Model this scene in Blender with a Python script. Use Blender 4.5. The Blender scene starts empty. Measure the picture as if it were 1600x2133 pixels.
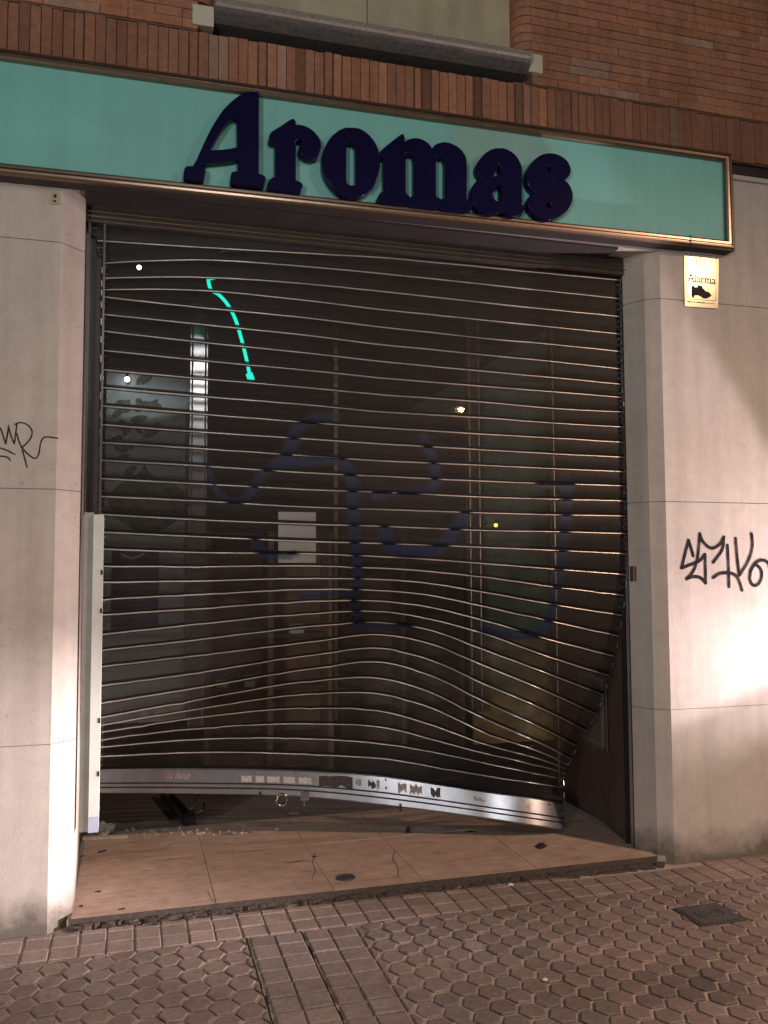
import bpy, bmesh, math, random
import numpy as np
from mathutils import Vector, Matrix, noise
random.seed(7)
S = bpy.context.scene
COL = S.collection

# ------------------------------------------------------------------ camera (solved from the facade's joints and verticals)
F, YAW, PIT, ROL, DIST, EYE = 1826.74, .2804, .0661, -.0043, 3.9929, 1.5
_fw = np.array([math.sin(YAW)*math.cos(PIT), math.cos(YAW)*math.cos(PIT), math.sin(PIT)])
_r = np.array([math.cos(YAW), -math.sin(YAW), 0.0]); _u = np.cross(_r, _fw)
R_ = math.cos(ROL)*_r + math.sin(ROL)*_u; U_ = -math.sin(ROL)*_r + math.cos(ROL)*_u
C_ = np.array([0, -DIST, EYE])
def ray(x, y): return _fw + (x-800)/F*R_ - (y-1066.5)/F*U_
def aY(x, y, Y): d = ray(x, y); return C_ + d*((Y-C_[1])/d[1])     # point of the photograph on a plane of the place
def aZ(x, y, Z): d = ray(x, y); return C_ + d*((Z-C_[2])/d[2])
def aX(x, y, X): d = ray(x, y); return C_ + d*((X-C_[0])/d[0])
cam = bpy.data.cameras.new('camera'); camo = bpy.data.objects.new('camera', cam); COL.objects.link(camo)
cam.sensor_fit = 'VERTICAL'; cam.sensor_height = 36; cam.lens = F/2133*36; cam.clip_end = 500; cam.clip_start = .05
M = Matrix.Identity(4)
for i in range(3):
    M[i][0] = R_[i]; M[i][1] = U_[i]; M[i][2] = -_fw[i]; M[i][3] = C_[i]
camo.matrix_world = M
S.camera = camo

# ------------------------------------------------------------------ materials
def newmat(name):
    m = bpy.data.materials.new(name); m.use_nodes = True
    nt = m.node_tree; return m, nt, nt.nodes['Principled BSDF']
def N(nt, t, **kw):
    n = nt.nodes.new(t)
    for k, v in kw.items():
        if k.startswith('i_'): n.inputs[k[2:].replace('_', ' ')].default_value = v
        else: setattr(n, k, v)
    return n
def L(nt, a, b): nt.links.new(a, b)
def pm(name, col, rough=.6, metal=0, spec=.5, var=.12, scale=6, bump=0, bscale=60, attr=None, stain=0, coat=0, emis=None, es=0, dirt=None, pits=0, scuff=0):
    m, nt, b = newmat(name)
    b.inputs['Roughness'].default_value = rough; b.inputs['Metallic'].default_value = metal
    b.inputs['Specular IOR Level'].default_value = spec; b.inputs['Coat Weight'].default_value = coat
    tc = N(nt, 'ShaderNodeTexCoord'); src = tc.outputs['Object']
    n1 = N(nt, 'ShaderNodeTexNoise', i_Scale=scale, i_Detail=8., i_Roughness=.65); L(nt, src, n1.inputs['Vector'])
    mr = N(nt, 'ShaderNodeMapRange', i_From_Min=.3, i_From_Max=.7, i_To_Min=1-var, i_To_Max=1+var); L(nt, n1.outputs['Fac'], mr.inputs['Value'])
    mx = N(nt, 'ShaderNodeMix', data_type='RGBA', blend_type='MULTIPLY'); mx.inputs[0].default_value = 1
    mx.inputs[6].default_value = (*col, 1)
    if attr:
        at = N(nt, 'ShaderNodeAttribute', attribute_name=attr); L(nt, at.outputs['Color'], mx.inputs[6])
    L(nt, mr.outputs[0], mx.inputs[7]); out = mx.outputs[2]
    if stain:
        n2 = N(nt, 'ShaderNodeTexNoise', i_Scale=1.7, i_Detail=6., i_Roughness=.6); L(nt, src, n2.inputs['Vector'])
        mp = N(nt, 'ShaderNodeMapping'); mp.inputs['Scale'].default_value = (9, 9, .7); L(nt, src, mp.inputs['Vector'])
        n3 = N(nt, 'ShaderNodeTexNoise', i_Scale=1.5, i_Detail=5.); L(nt, mp.outputs[0], n3.inputs['Vector'])
        ad = N(nt, 'ShaderNodeMath', operation='ADD'); L(nt, n2.outputs['Fac'], ad.inputs[0]); L(nt, n3.outputs['Fac'], ad.inputs[1])
        r2 = N(nt, 'ShaderNodeMapRange', i_From_Min=.8, i_From_Max=1.3, i_To_Min=0., i_To_Max=stain); L(nt, ad.outputs[0], r2.inputs['Value'])
        m2 = N(nt, 'ShaderNodeMix', data_type='RGBA', blend_type='MULTIPLY'); L(nt, r2.outputs[0], m2.inputs[0])
        L(nt, out, m2.inputs[6]); m2.inputs[7].default_value = (.5, .46, .40, 1); out = m2.outputs[2]
    if dirt:      # real dirt line splashed up from the pavement: noise-edged
        z0, z1, dc = dirt
        sp = N(nt, 'ShaderNodeSeparateXYZ'); L(nt, src, sp.inputs[0])
        n4 = N(nt, 'ShaderNodeTexNoise', i_Scale=7., i_Detail=8., i_Roughness=.7); L(nt, src, n4.inputs['Vector'])
        m4 = N(nt, 'ShaderNodeMath', operation='MULTIPLY_ADD'); L(nt, n4.outputs['Fac'], m4.inputs[0]); m4.inputs[1].default_value = -(z1-z0)*2.2; L(nt, sp.outputs[2], m4.inputs[2])
        r4 = N(nt, 'ShaderNodeMapRange', i_From_Min=z0-(z1-z0), i_From_Max=z1-(z1-z0)*1.0, i_To_Min=1., i_To_Max=0.); L(nt, m4.outputs[0], r4.inputs['Value'])
        m5 = N(nt, 'ShaderNodeMix', data_type='RGBA'); L(nt, r4.outputs[0], m5.inputs[0]); L(nt, out, m5.inputs[6]); m5.inputs[7].default_value = (*dc, 1); out = m5.outputs[2]
    for amt, sc, lo, hi, scl in ((pits, 26., .66, .74, (1, 1, 1)), (scuff, 5., .52, .72, (1.0, 9, 1)), (scuff*.8, 22., .58, .70, (1, 1.6, 1))):
        if amt:
            mp2 = N(nt, 'ShaderNodeMapping'); mp2.inputs['Scale'].default_value = scl; mp2.inputs['Rotation'].default_value = (0, 0, .12); L(nt, src, mp2.inputs['Vector'])
            n6 = N(nt, 'ShaderNodeTexNoise', i_Scale=sc, i_Detail=5., i_Roughness=.62); L(nt, mp2.outputs[0], n6.inputs['Vector'])
            r6 = N(nt, 'ShaderNodeMapRange', i_From_Min=lo, i_From_Max=hi, i_To_Min=0., i_To_Max=amt); L(nt, n6.outputs['Fac'], r6.inputs['Value'])
            m6 = N(nt, 'ShaderNodeMix', data_type='RGBA', blend_type='MULTIPLY'); L(nt, r6.outputs[0], m6.inputs[0]); L(nt, out, m6.inputs[6]); m6.inputs[7].default_value = (.36, .32, .28, 1); out = m6.outputs[2]
    L(nt, out, b.inputs['Base Color'])
    if bump:
        n5 = N(nt, 'ShaderNodeTexNoise', i_Scale=bscale, i_Detail=6., i_Roughness=.7); L(nt, src, n5.inputs['Vector'])
        bp = N(nt, 'ShaderNodeBump', i_Strength=bump, i_Distance=.004); L(nt, n5.outputs['Fac'], bp.inputs['Height']); L(nt, bp.outputs[0], b.inputs['Normal'])
    if emis:
        b.inputs['Emission Color'].default_value = (*emis, 1); b.inputs['Emission Strength'].default_value = es
    return m
MT = {}
MT['stone'] = pm('pier_stone', (.475, .428, .385), .7, var=.08, scale=14, bump=.35, bscale=90, stain=.40, pits=.5, dirt=(.0, .16, (.13, .11, .09)))
MT['mortar'] = pm('joint_mortar', (.27, .235, .205), .9)
MT['beige'] = pm('smooth_render', (.40, .355, .24), .8, var=.10, scale=5, bump=.15, stain=.4)
MT['sillstone'] = pm('rough_sill_stone', (.24, .21, .175), .9, var=.35, scale=70, bump=.8, bscale=120)
MT['whiteblock'] = pm('white_stone', (.52, .48, .37), .7, var=.08)
MT['brick'] = pm('fired_brick', (.3, .13, .08), .85, var=.22, scale=30, bump=.5, bscale=80, attr='col', stain=.6)
MT['brickmortar'] = pm('brick_mortar', (.17, .10, .07), .95, var=.2, scale=40)
MT['bronze'] = pm('bronze_aluminium', (.27, .20, .145), .31, metal=.9, var=.10, scale=25)
MT['teal'] = pm('teal_acrylic', (.185, .475, .43), .5, spec=.3, var=.06, scale=2.2, stain=.22)
def ghost():
    nt = MT['teal'].node_tree; b = nt.nodes['Principled BSDF']; src = b.inputs['Base Color'].links[0].from_socket; tc = N(nt, 'ShaderNodeTexCoord')
    acc = None
    for cx, cz, r in ((1.62, 3.60, .16), (1.95, 3.56, .17), (1.78, 3.64, .13), (2.02, 3.50, .13)):
        mp = N(nt, 'ShaderNodeMapping', vector_type='POINT'); mp.inputs['Location'].default_value = (-cx, 0, -cz); mp.inputs['Scale'].default_value = (1, 0, 1); L(nt, tc.outputs['Object'], mp.inputs[0])
        ln = N(nt, 'ShaderNodeVectorMath', operation='LENGTH'); L(nt, mp.outputs[0], ln.inputs[0])
        mr = N(nt, 'ShaderNodeMapRange', interpolation_type='SMOOTHSTEP', i_From_Min=r*.6, i_From_Max=r, i_To_Min=.34, i_To_Max=0.); L(nt, ln.outputs['Value'], mr.inputs['Value'])
        if acc is None: acc = mr.outputs[0]
        else:
            mm = N(nt, 'ShaderNodeMath', operation='MAXIMUM'); L(nt, acc, mm.inputs[0]); L(nt, mr.outputs[0], mm.inputs[1]); acc = mm.outputs[0]
    mx = N(nt, 'ShaderNodeMix', data_type='RGBA'); L(nt, acc, mx.inputs[0]); L(nt, src, mx.inputs[6]); mx.inputs[7].default_value = (.30, .30, .25, 1); L(nt, mx.outputs[2], b.inputs['Base Color'])
ghost()
MT['navy'] = pm('navy_acrylic', (.006, .005, .030), .2, var=.1, spec=.12)
MT['slatlip'] = pm('slat_rim_metal', (.60, .555, .515), .33, metal=.85, var=.45, scale=2.5)
MT['bar'] = pm('brushed_aluminium', (.40, .415, .45), .28, metal=.92, var=.13, scale=18, bump=.05, bscale=200)
MT['groove'] = pm('dark_groove', (.015, .013, .012), .6)
MT['darkmetal'] = pm('dark_guide_metal', (.035, .03, .03), .38, metal=.5, var=.2)
MT['chrome'] = pm('worn_steel', (.30, .29, .30), .2, metal=.95, var=.2, scale=20)
MT['whitepaint'] = pm('white_painted_steel', (.55, .58, .53), .5, var=.06, scale=12, stain=.3)
MT['bluegrey'] = pm('bare_blue_steel', (.33, .37, .45), .5, var=.1)
MT['greysteel'] = pm('dull_grey_paint', (.30, .295, .275), .55, var=.15, scale=12)
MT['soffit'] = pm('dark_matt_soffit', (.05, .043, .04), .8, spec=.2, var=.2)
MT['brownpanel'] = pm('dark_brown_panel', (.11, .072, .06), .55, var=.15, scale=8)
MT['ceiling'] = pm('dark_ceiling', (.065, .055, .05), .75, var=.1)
MT['interior'] = pm('brown_interior', (.21, .135, .095), .8, var=.2, scale=3)
MT['carpet'] = pm('dark_carpet', (.15, .125, .112), .9, var=.3, scale=50)
MT['marble'] = pm('pink_marble', (.50, .36, .285), .5, var=.14, scale=9, stain=.42, scuff=.55, bump=.05)
MT['kerbdirt'] = pm('dirty_edge', (.065, .05, .04), .95, var=.45, scale=45, bump=1, bscale=60)
MT['paver'] = pm('hex_paver', (.2, .16, .13), .8, var=.28, scale=55, bump=.6, bscale=150, attr='col', stain=.45)
MT['grout'] = pm('pavement_grout', (.42, .345, .285), .9, var=.25, scale=30, bump=.6, bscale=90)
MT['iron'] = pm('cast_iron', (.075, .066, .068), .55, metal=.3, var=.3, scale=40, bump=.4)
MT['black'] = pm('black_plastic', (.012, .011, .012), .5)
MT['ink'] = pm('marker_ink', (.012, .008, .010), .75, spec=.1, var=.3, scale=60)
MT['thinink'] = pm('faded_pen_ink', (.03, .02, .016), .75, spec=.1, var=.4, scale=60)
def skipping(m, amt, sc):
    nt = m.node_tree; b = nt.nodes['Principled BSDF']; tc = N(nt, 'ShaderNodeTexCoord'); n1 = N(nt, 'ShaderNodeTexNoise', i_Scale=sc, i_Detail=5., i_Roughness=.7); L(nt, tc.outputs['Object'], n1.inputs['Vector'])
    mr = N(nt, 'ShaderNodeMapRange', i_From_Min=.42, i_From_Max=.68, i_To_Min=1., i_To_Max=1-amt); L(nt, n1.outputs['Fac'], mr.inputs['Value']); L(nt, mr.outputs[0], b.inputs['Alpha'])
skipping(MT['ink'], .38, 22); skipping(MT['thinink'], .5, 40)
MT['plate'] = pm('glossy_white_plate', (.44, .40, .37), .17, spec=.62, var=.03); MT['plate'].node_tree.nodes['Principled BSDF'].inputs['Specular Tint'].default_value = (1, .86, .42, 1)  # yellow specular tint puts amber lamplight into the plate's reflection
MT['print'] = pm('dark_print', (.035, .025, .04), .7, spec=.15)
MT['greyprint'] = pm('grey_print', (.30, .27, .27), .7, spec=.15)
MT['paper'] = pm('white_paper', (.62, .60, .58), .8, var=.03)
MT['posterbg'] = pm('poster_grey_print', (.72, .75, .77), .7, var=.08, scale=4)
MT['olive'] = pm('olive_print', (.20, .21, .14), .7, var=.55, scale=26)
MT['oliveL'] = pm('pale_olive_print', (.27, .29, .19), .7, var=.5, scale=26)
MT['violet'] = pm('violet_print', (.14, .13, .23), .7, var=.35, scale=9)
MT['tan'] = pm('tan_wood', (.34, .21, .13), .6, var=.2, scale=10)
MT['greenprint'] = pm('green_print', (.20, .29, .19), .7, var=.35, scale=7)
MT['rubble'] = pm('pale_debris', (.50, .45, .40), .8, var=.25, scale=40)
MT['litter'] = pm('dark_litter', (.02, .014, .012), .9, var=.4)
MT['noticegrey'] = pm('notice_grey', (.11, .095, .088), .6, var=.3, scale=9)
MT['noticepale'] = pm('notice_pale', (.19, .17, .155), .6)
MT['chanmetal'] = pm('grey_channel_metal', (.16, .15, .145), .4, metal=.6, var=.2)
MT['sillshade'] = pm('shaded_sill_underside', (.085, .075, .07), .95, var=.35, scale=40, bump=.6)  # darker sill stone: shade under the sill is put into its colour
MT['stickergrey'] = pm('worn_sticker_paper', (.40, .385, .37), .8, var=.35, scale=120)
MT['scuffdark'] = pm('dark_adhesive_scuff', (.035, .026, .026), .8, var=.7, scale=90)
MT['scuffgrey'] = pm('grey_adhesive_scuff', (.20, .18, .175), .7, var=.6, scale=90)
MT['amberglint'] = pm('amber_lamp_glint', (.9, .7, .3), .4, emis=(1, .66, .12), es=4.5)
MT['gold'] = pm('gold_glow_paint', (.55, .37, .13), .6, var=.45, scale=6)
MT['neon'] = pm('cyan_neon', (.02, .3, .28), .4, emis=(.0, .80, .56), es=1.9)
MT['bulb'] = pm('lit_bulb', (.9, .9, .9), .4, emis=(1, .97, 1), es=9)

def glassmat():
    m, nt, b = newmat('clear_glass')
    tr = N(nt, 'ShaderNodeBsdfTransparent'); tr.inputs[0].default_value = (.93, .95, .94, 1)
    gl = N(nt, 'ShaderNodeBsdfGlossy'); gl.inputs['Roughness'].default_value = .025
    fr = N(nt, 'ShaderNodeFresnel', i_IOR=1.6); mx = N(nt, 'ShaderNodeMixShader')
    L(nt, fr.outputs[0], mx.inputs[0]); L(nt, tr.outputs[0], mx.inputs[1]); L(nt, gl.outputs[0], mx.inputs[2])
    L(nt, mx.outputs[0], nt.nodes['Material Output'].inputs['Surface']); nt.nodes.remove(b); return m
MT['glass'] = glassmat()
def sheetmat():
    # microperforated slat: the holes are far smaller than a pixel, so the sheet is part clear, part dark metal
    m, nt, b = newmat('perforated_slat_sheet')
    b.inputs['Metallic'].default_value = .1; b.inputs['Roughness'].default_value = .5; b.inputs['Specular IOR Level'].default_value = .3
    pa = N(nt, 'ShaderNodeAttribute', attribute_name='paint'); so = N(nt, 'ShaderNodeAttribute', attribute_name='solid')
    tc = N(nt, 'ShaderNodeTexCoord'); mp = N(nt, 'ShaderNodeMapping'); mp.inputs['Scale'].default_value = (3, 3, 40); L(nt, tc.outputs['Object'], mp.inputs[0])
    n1 = N(nt, 'ShaderNodeTexNoise', i_Scale=3., i_Detail=6.); L(nt, mp.outputs[0], n1.inputs['Vector'])
    cr = N(nt, 'ShaderNodeMix', data_type='RGBA'); L(nt, n1.outputs['Fac'], cr.inputs[0]); cr.inputs[6].default_value = (.010, .0095, .009, 1); cr.inputs[7].default_value = (.066, .056, .050, 1)
    mc = N(nt, 'ShaderNodeMix', data_type='RGBA'); L(nt, pa.outputs['Fac'], mc.inputs[0]); L(nt, cr.outputs[2], mc.inputs[6]); mc.inputs[7].default_value = (.008, .018, .054, 1)
    md = N(nt, 'ShaderNodeMix', data_type='RGBA'); sk = N(nt, 'ShaderNodeMath', operation='MULTIPLY'); L(nt, so.outputs['Fac'], sk.inputs[0]); sk.inputs[1].default_value = .9; L(nt, sk.outputs[0], md.inputs[0]); L(nt, mc.outputs[2], md.inputs[6]); md.inputs[7].default_value = (.003, .003, .003, 1)  # solid bands near black: shade beside the lips painted in
    L(nt, md.outputs[2], b.inputs['Base Color'])
    tr = N(nt, 'ShaderNodeBsdfTransparent'); tr.inputs[0].default_value = (.95, .95, .95, 1)
    f1 = N(nt, 'ShaderNodeMath', operation='MULTIPLY_ADD'); L(nt, so.outputs['Fac'], f1.inputs[0]); f1.inputs[1].default_value = .60; f1.inputs[2].default_value = .37
    f2 = N(nt, 'ShaderNodeMath', operation='MULTIPLY_ADD'); L(nt, pa.outputs['Fac'], f2.inputs[0]); f2.inputs[1].default_value = .48; L(nt, f1.outputs[0], f2.inputs[2]); f2.use_clamp = True
    mx = N(nt, 'ShaderNodeMixShader'); L(nt, f2.outputs[0], mx.inputs[0]); L(nt, tr.outputs[0], mx.inputs[1]); L(nt, b.outputs[0], mx.inputs[2])
    L(nt, mx.outputs[0], nt.nodes['Material Output'].inputs['Surface']); return m
MT['sheet'] = sheetmat()
def lipmat():
    m = MT['slatlip']; nt = m.node_tree; b = nt.nodes['Principled BSDF']
    old = b.inputs['Base Color'].links[0].from_socket
    pa = N(nt, 'ShaderNodeAttribute', attribute_name='paint'); mc = N(nt, 'ShaderNodeMix', data_type='RGBA')
    L(nt, pa.outputs['Fac'], mc.inputs[0]); L(nt, old, mc.inputs[6]); mc.inputs[7].default_value = (.008, .014, .04, 1); L(nt, mc.outputs[2], b.inputs['Base Color'])
lipmat()

# ------------------------------------------------------------------ mesh helpers
def link(name, me, mats, parent=None, smooth=False):
    o = bpy.data.objects.new(name, me); COL.objects.link(o)
    for m in (mats if isinstance(mats, (list, tuple)) else [mats]): me.materials.append(MT[m] if isinstance(m, str) else m)
    if parent: o.parent = parent
    if smooth:
        for p in me.polygons: p.use_smooth = True
    return o
def bmobj(name, bm, mats, parent=None, smooth=False):
    bmesh.ops.recalc_face_normals(bm, faces=bm.faces)
    me = bpy.data.meshes.new(name); bm.to_mesh(me); bm.free(); return link(name, me, mats, parent, smooth)
def tag(o, label=None, cat=None, group=None, kind=None):
    if label: o['label'] = label
    if cat: o['category'] = cat
    if group: o['group'] = group
    if kind: o['kind'] = kind
    return o
def empty(name, loc=(0, 0, 0)):
    o = bpy.data.objects.new(name, None); COL.objects.link(o); o.location = loc; o.empty_display_size = .1; return o
def box(bm, x0, x1, y0, y1, z0, z1, mi=0):
    v = [bm.verts.new(p) for p in ((x0,y0,z0),(x1,y0,z0),(x1,y1,z0),(x0,y1,z0),(x0,y0,z1),(x1,y0,z1),(x1,y1,z1),(x0,y1,z1))]
    for f in ((3,2,1,0),(4,5,6,7),(0,1,5,4),(1,2,6,5),(2,3,7,6),(3,0,4,7)):
        bm.faces.new([v[i] for i in f]).material_index = mi
    return v
def prism(bm, poly, z0, z1, mi=0):       # polygon in plan, extruded in height
    a = [bm.verts.new((x, y, z0)) for x, y in poly]; b = [bm.verts.new((x, y, z1)) for x, y in poly]; n = len(poly)
    fs = [bm.faces.new(a[::-1]), bm.faces.new(b)] + [bm.faces.new((a[i], a[(i+1) % n], b[(i+1) % n], b[i])) for i in range(n)]
    for f in fs: f.material_index = mi
    return a, b
def inset_poly(poly, d):
    cx = sum(p[0] for p in poly)/len(poly); cy = sum(p[1] for p in poly)/len(poly)
    out = []; n = len(poly)
    for i in range(n):
        p0, p1, p2 = Vector(poly[i-1]), Vector(poly[i]), Vector(poly[(i+1) % n])
        e1 = (p1-p0).normalized(); e2 = (p2-p1).normalized()
        n1 = Vector((-e1.y, e1.x)); n2 = Vector((-e2.y, e2.x)); b = (n1+n2); b /= max(.3, 1+n1.dot(n2)); out.append(tuple(p1+b*d))
    return out
def bevel(bm, w, seg=1, ang=.5):
    es = [e for e in bm.edges if len(e.link_faces) == 2 and e.calc_face_angle(0) > ang]
    bmesh.ops.bevel(bm, geom=es, offset=w, segments=seg, affect='EDGES', profile=.6)
def tube(bm, pts, rad, sides=8, closed=False, cap=True, mi=0):
    pts = [Vector(p) for p in pts]; n = len(pts); rings = []
    for i, p in enumerate(pts):
        if closed: t = pts[(i+1) % n]-pts[i-1]
        else: t = pts[min(i+1, n-1)]-pts[max(i-1, 0)]
        t.normalize(); up = Vector((0, 0, 1)) if abs(t.z) < .9 else Vector((1, 0, 0))
        a = t.cross(up).normalized(); b = t.cross(a); r = rad(i/(n-1)) if callable(rad) else rad
        rings.append([bm.verts.new(p+(a*math.cos(q)+b*math.sin(q))*r) for q in (2*math.pi*k/sides for k in range(sides))])
    m = n if closed else n-1
    for i in range(m):
        A, B = rings[i], rings[(i+1) % n]
        for k in range(sides): bm.faces.new((A[k], A[(k+1) % sides], B[(k+1) % sides], B[k])).material_index = mi
    if cap and not closed:
        bm.faces.new(rings[0][::-1]).material_index = mi; bm.faces.new(rings[-1]).material_index = mi
def spline(pts, n=8, closed=False):       # Catmull-Rom
    P = [np.array(p, float) for p in pts]; m = len(P); out = []
    for i in range(m if closed else m-1):
        if closed: a, b, c, d = P[i-1], P[i], P[(i+1) % m], P[(i+2) % m]
        else: a, b, c, d = P[max(i-1, 0)], P[i], P[i+1], P[min(i+2, m-1)]
        for k in range(n):
            t = k/n; out.append(.5*((2*b)+(-a+c)*t+(2*a-5*b+4*c-d)*t*t+(-a+3*b-3*c+d)*t**3))
    if not closed: out.append(P[-1])
    return out
def ribbon(bm, pts, w, nrm, th, mi=0):    # a painted stroke: flat band of real thickness on a surface with normal nrm, rounded ends
    P = [Vector(p) for p in pts]; nrm = Vector(nrm); n = len(P); Lf, Rt = [], []
    for i, p in enumerate(P):
        t = (P[min(i+1, n-1)]-P[max(i-1, 0)]).normalized(); s = nrm.cross(t).normalized(); ww = w(i/(n-1)) if callable(w) else w
        Lf.append(p+s*ww/2); Rt.append(p-s*ww/2)
    def cap(p, t, s, ww): return [p+s*math.cos(a)*ww/2+t*math.sin(a)*ww/2 for a in (math.pi*k/6 for k in range(1, 6))]
    t1 = (P[-1]-P[-2]).normalized(); t0 = (P[0]-P[1]).normalized(); wf = (lambda q: w(q) if callable(w) else w)
    rows = list(zip(Lf, Rt))
    fv = [(bm.verts.new(a+nrm*th), bm.verts.new(b+nrm*th), bm.verts.new(a), bm.verts.new(b)) for a, b in rows]
    for A, B in zip(fv, fv[1:]):
        for f in ((A[0], A[1], B[1], B[0]), (A[0], B[0], B[2], A[2]), (A[1], A[3], B[3], B[1])): bm.faces.new(f).material_index = mi
    for p, t, ww in ((P[-1], t1, wf(1)), (P[0], t0, wf(0))):
        s = nrm.cross(t).normalized(); ring = [p+s*ww/2]+cap(p, t, s, ww)+[p-s*ww/2]
        bm.faces.new([bm.verts.new(q+nrm*(th*.9)) for q in ring]).material_index = mi
def poly_y(bm, pts, y0, y1, mi=0):         # polygon given as (x,z), extruded along y
    a = [bm.verts.new((x, y0, z)) for x, z in pts]; b = [bm.verts.new((x, y1, z)) for x, z in pts]; n = len(pts)
    bm.faces.new(a).material_index = mi; bm.faces.new(b[::-1]).material_index = mi
    for i in range(n): bm.faces.new((a[i], b[i], b[(i+1) % n], a[(i+1) % n])).material_index = mi
def blob(bm, cx, cy, z, rx, ry, h, rnd, n=12, rot=0):
    pts = []
    for k in range(n):
        a = 2*math.pi*k/n; r = 1+rnd.uniform(-.3, .25); x, y = rx*r*math.cos(a), ry*r*math.sin(a)
        pts.append((cx+x*math.cos(rot)-y*math.sin(rot), cy+x*math.sin(rot)+y*math.cos(rot)))
    a, b = prism(bm, pts, z, z+h)
def colattr(me, cols):                     # cols: one rgb per face
    at = me.attributes.new('col', 'FLOAT_COLOR', 'CORNER'); buf = np.ones((len(me.loops), 4), 'f'); i = 0
    for p in me.polygons:
        buf[p.loop_start:p.loop_start+p.loop_total, :3] = cols[p.index]
    at.data.foreach_set('color', buf.ravel())

# ------------------------------------------------------------------ the ground
g = bmesh.new(); gx = 40
v = [g.verts.new(p) for p in ((-gx, -60, -.0075), (gx, -60, -.0075), (gx, 12, -.0075), (-gx, 12, -.0075))]; g.faces.new(v)
tag(bmobj('ground', g, 'grout'), kind='structure')

XL, XR = -.3153, 2.6854
def paver_prism(bm, poly, cols, base, top=0.0, tilt=.0019, ch=.006, low=-.011):
    cx = sum(p[0] for p in poly)/len(poly); cy = sum(p[1] for p in poly)/len(poly); tx, ty = random.gauss(0, tilt)*12, random.gauss(0, tilt)*12
    dz = random.gauss(0, .0008); n = len(poly); zt = lambda x, y: top+dz+(x-cx)*tx+(y-cy)*ty
    inn = inset_poly(poly, ch); f0 = len(cols)
    a = [bm.verts.new((x, y, low)) for x, y in poly]; m = [bm.verts.new((x, y, zt(x, y)-.0030)) for x, y in poly]; b = [bm.verts.new((x, y, zt(x, y))) for x, y in inn]
    bm.faces.new(b); cols.append(base)
    for i in range(n):
        j = (i+1) % n
        bm.faces.new((m[i], m[j], b[j], b[i])); cols.append(base)
        bm.faces.new((a[i], a[j], m[j], m[i])); cols.append(tuple(c*.8 for c in base))
pv = bmesh.new(); pc = []
dx, dy, hs, hp = .0843, .1072, .0285, .0555
STAIN = aZ(1405, 2050, 0)
def pcol(x, y):
    n = noise.noise((x*1.3, y*1.3, 3))*.5+.5; w = noise.noise((x*.8+7, y*.8, 9))
    k = random.uniform(.90, 1.11)*(.86+.26*n); red = .5+.5*w+random.uniform(-.25, .25)+(.25 if x > 1.6 else 0)
    gr = .5+.5*noise.noise((x*2.1+3, y*2.1, 17)); d = 1-.35*max(0, noise.noise((x*3+1, y*3, 4)))
    st = math.hypot((x-STAIN[0])/.20, (y-STAIN[1])/.13)+.5*noise.noise((x*9, y*9, 2)); k *= d*(.62 if st < .7 else .8 if st < 1.1 else 1)
    return (.232*k*(1+.12*red-.06*gr), .190*k*(1-.01*red), .168*k*(1-.05*red+.06*gr))
def clip(poly, ax, val, sgn):
    out = []
    for i in range(len(poly)):
        a, b2 = poly[i-1], poly[i]; da, db = (a[ax]-val)*sgn, (b2[ax]-val)*sgn
        if da*db < 0: t = da/(da-db); out.append((a[0]+(b2[0]-a[0])*t, a[1]+(b2[1]-a[1])*t))
        if db >= 0: out.append(b2)
    return out
STR0, STR1, HEXY = .475, .925, -.275
cov = (2.326, 2.554, -.710, -.506)
for c in range(-42, 72):
    for r in range(0, 40):
        x = 1.593+(c)*dx; y = -.349-(r-2)*dy-(dy/2 if c % 2 else 0)
        if x < -3.2 or x > 7 or y > HEXY+.06: continue
        jx, jy = random.gauss(0, .0011), random.gauss(0, .0011); ga = .0058
        poly = [(x+jx+px*(1-ga/.05), y+jy+py*(1-ga/.05)) for px, py in ((-hs, -dy/2), (hs, -dy/2), (hp, 0), (hs, dy/2), (-hs, dy/2), (-hp, 0))]
        poly = clip(poly, 1, HEXY-.003, -1); parts = [poly]
        if STR0-hp < x < STR1+hp: parts = [clip(poly, 0, STR0-.006, -1), clip(poly, 0, STR1+.006, 1)]
        elif cov[0]-hp < x < cov[1]+hp and cov[2]-dy/2 < y < cov[3]+dy/2:
            e = [(cov[0]-x, (0, cov[0]-.004, -1)), (x-cov[1], (0, cov[1]+.004, 1)), (cov[2]-y, (1, cov[2]-.004, -1)), (y-cov[3], (1, cov[3]+.004, 1))]
            parts = [clip(poly, *max(e)[1])]
        for poly in parts:
            q = []
            for p in poly:
                if not q or (abs(p[0]-q[-1][0])+abs(p[1]-q[-1][1])) > .004: q.append(p)
            if len(q) > 1 and (abs(q[0][0]-q[-1][0])+abs(q[0][1]-q[-1][1])) <= .004: q.pop()
            if len(q) < 3: continue
            A = sum(q[i-1][0]*q[i][1]-q[i][0]*q[i-1][1] for i in range(len(q)))/2
            if A < .0005: continue
            paver_prism(pv, q, pc, pcol(x, y), ch=.0042)
def square(x0, x1, y0, y1, k=1.0, w=.003):
    b = pcol((x0+x1)/2, (y0+y1)/2); b = tuple(min(1, c*k) for c in b)
    paver_prism(pv, [(x0+w, y0+w), (x1-w, y0+w), (x1-w, y1-w), (x0+w, y1-w)], pc, b, tilt=.0008, ch=.004)
sx = np.arange(-3.2+.008, 7, .1075)
for i, x in enumerate(sx):
    gap = .003 if i % 2 == 0 else 0
    for j, (y1, y0) in enumerate(((-.006, -.056), (-.056, -.165), (-.165, -.272))):
        if 2.05 < x < 2.75 and j == 0: continue
        square(x+gap, x+.1075, y0, y1, 1.25)
ys = np.arange(HEXY-.004, -4.2, -.1075)
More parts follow.
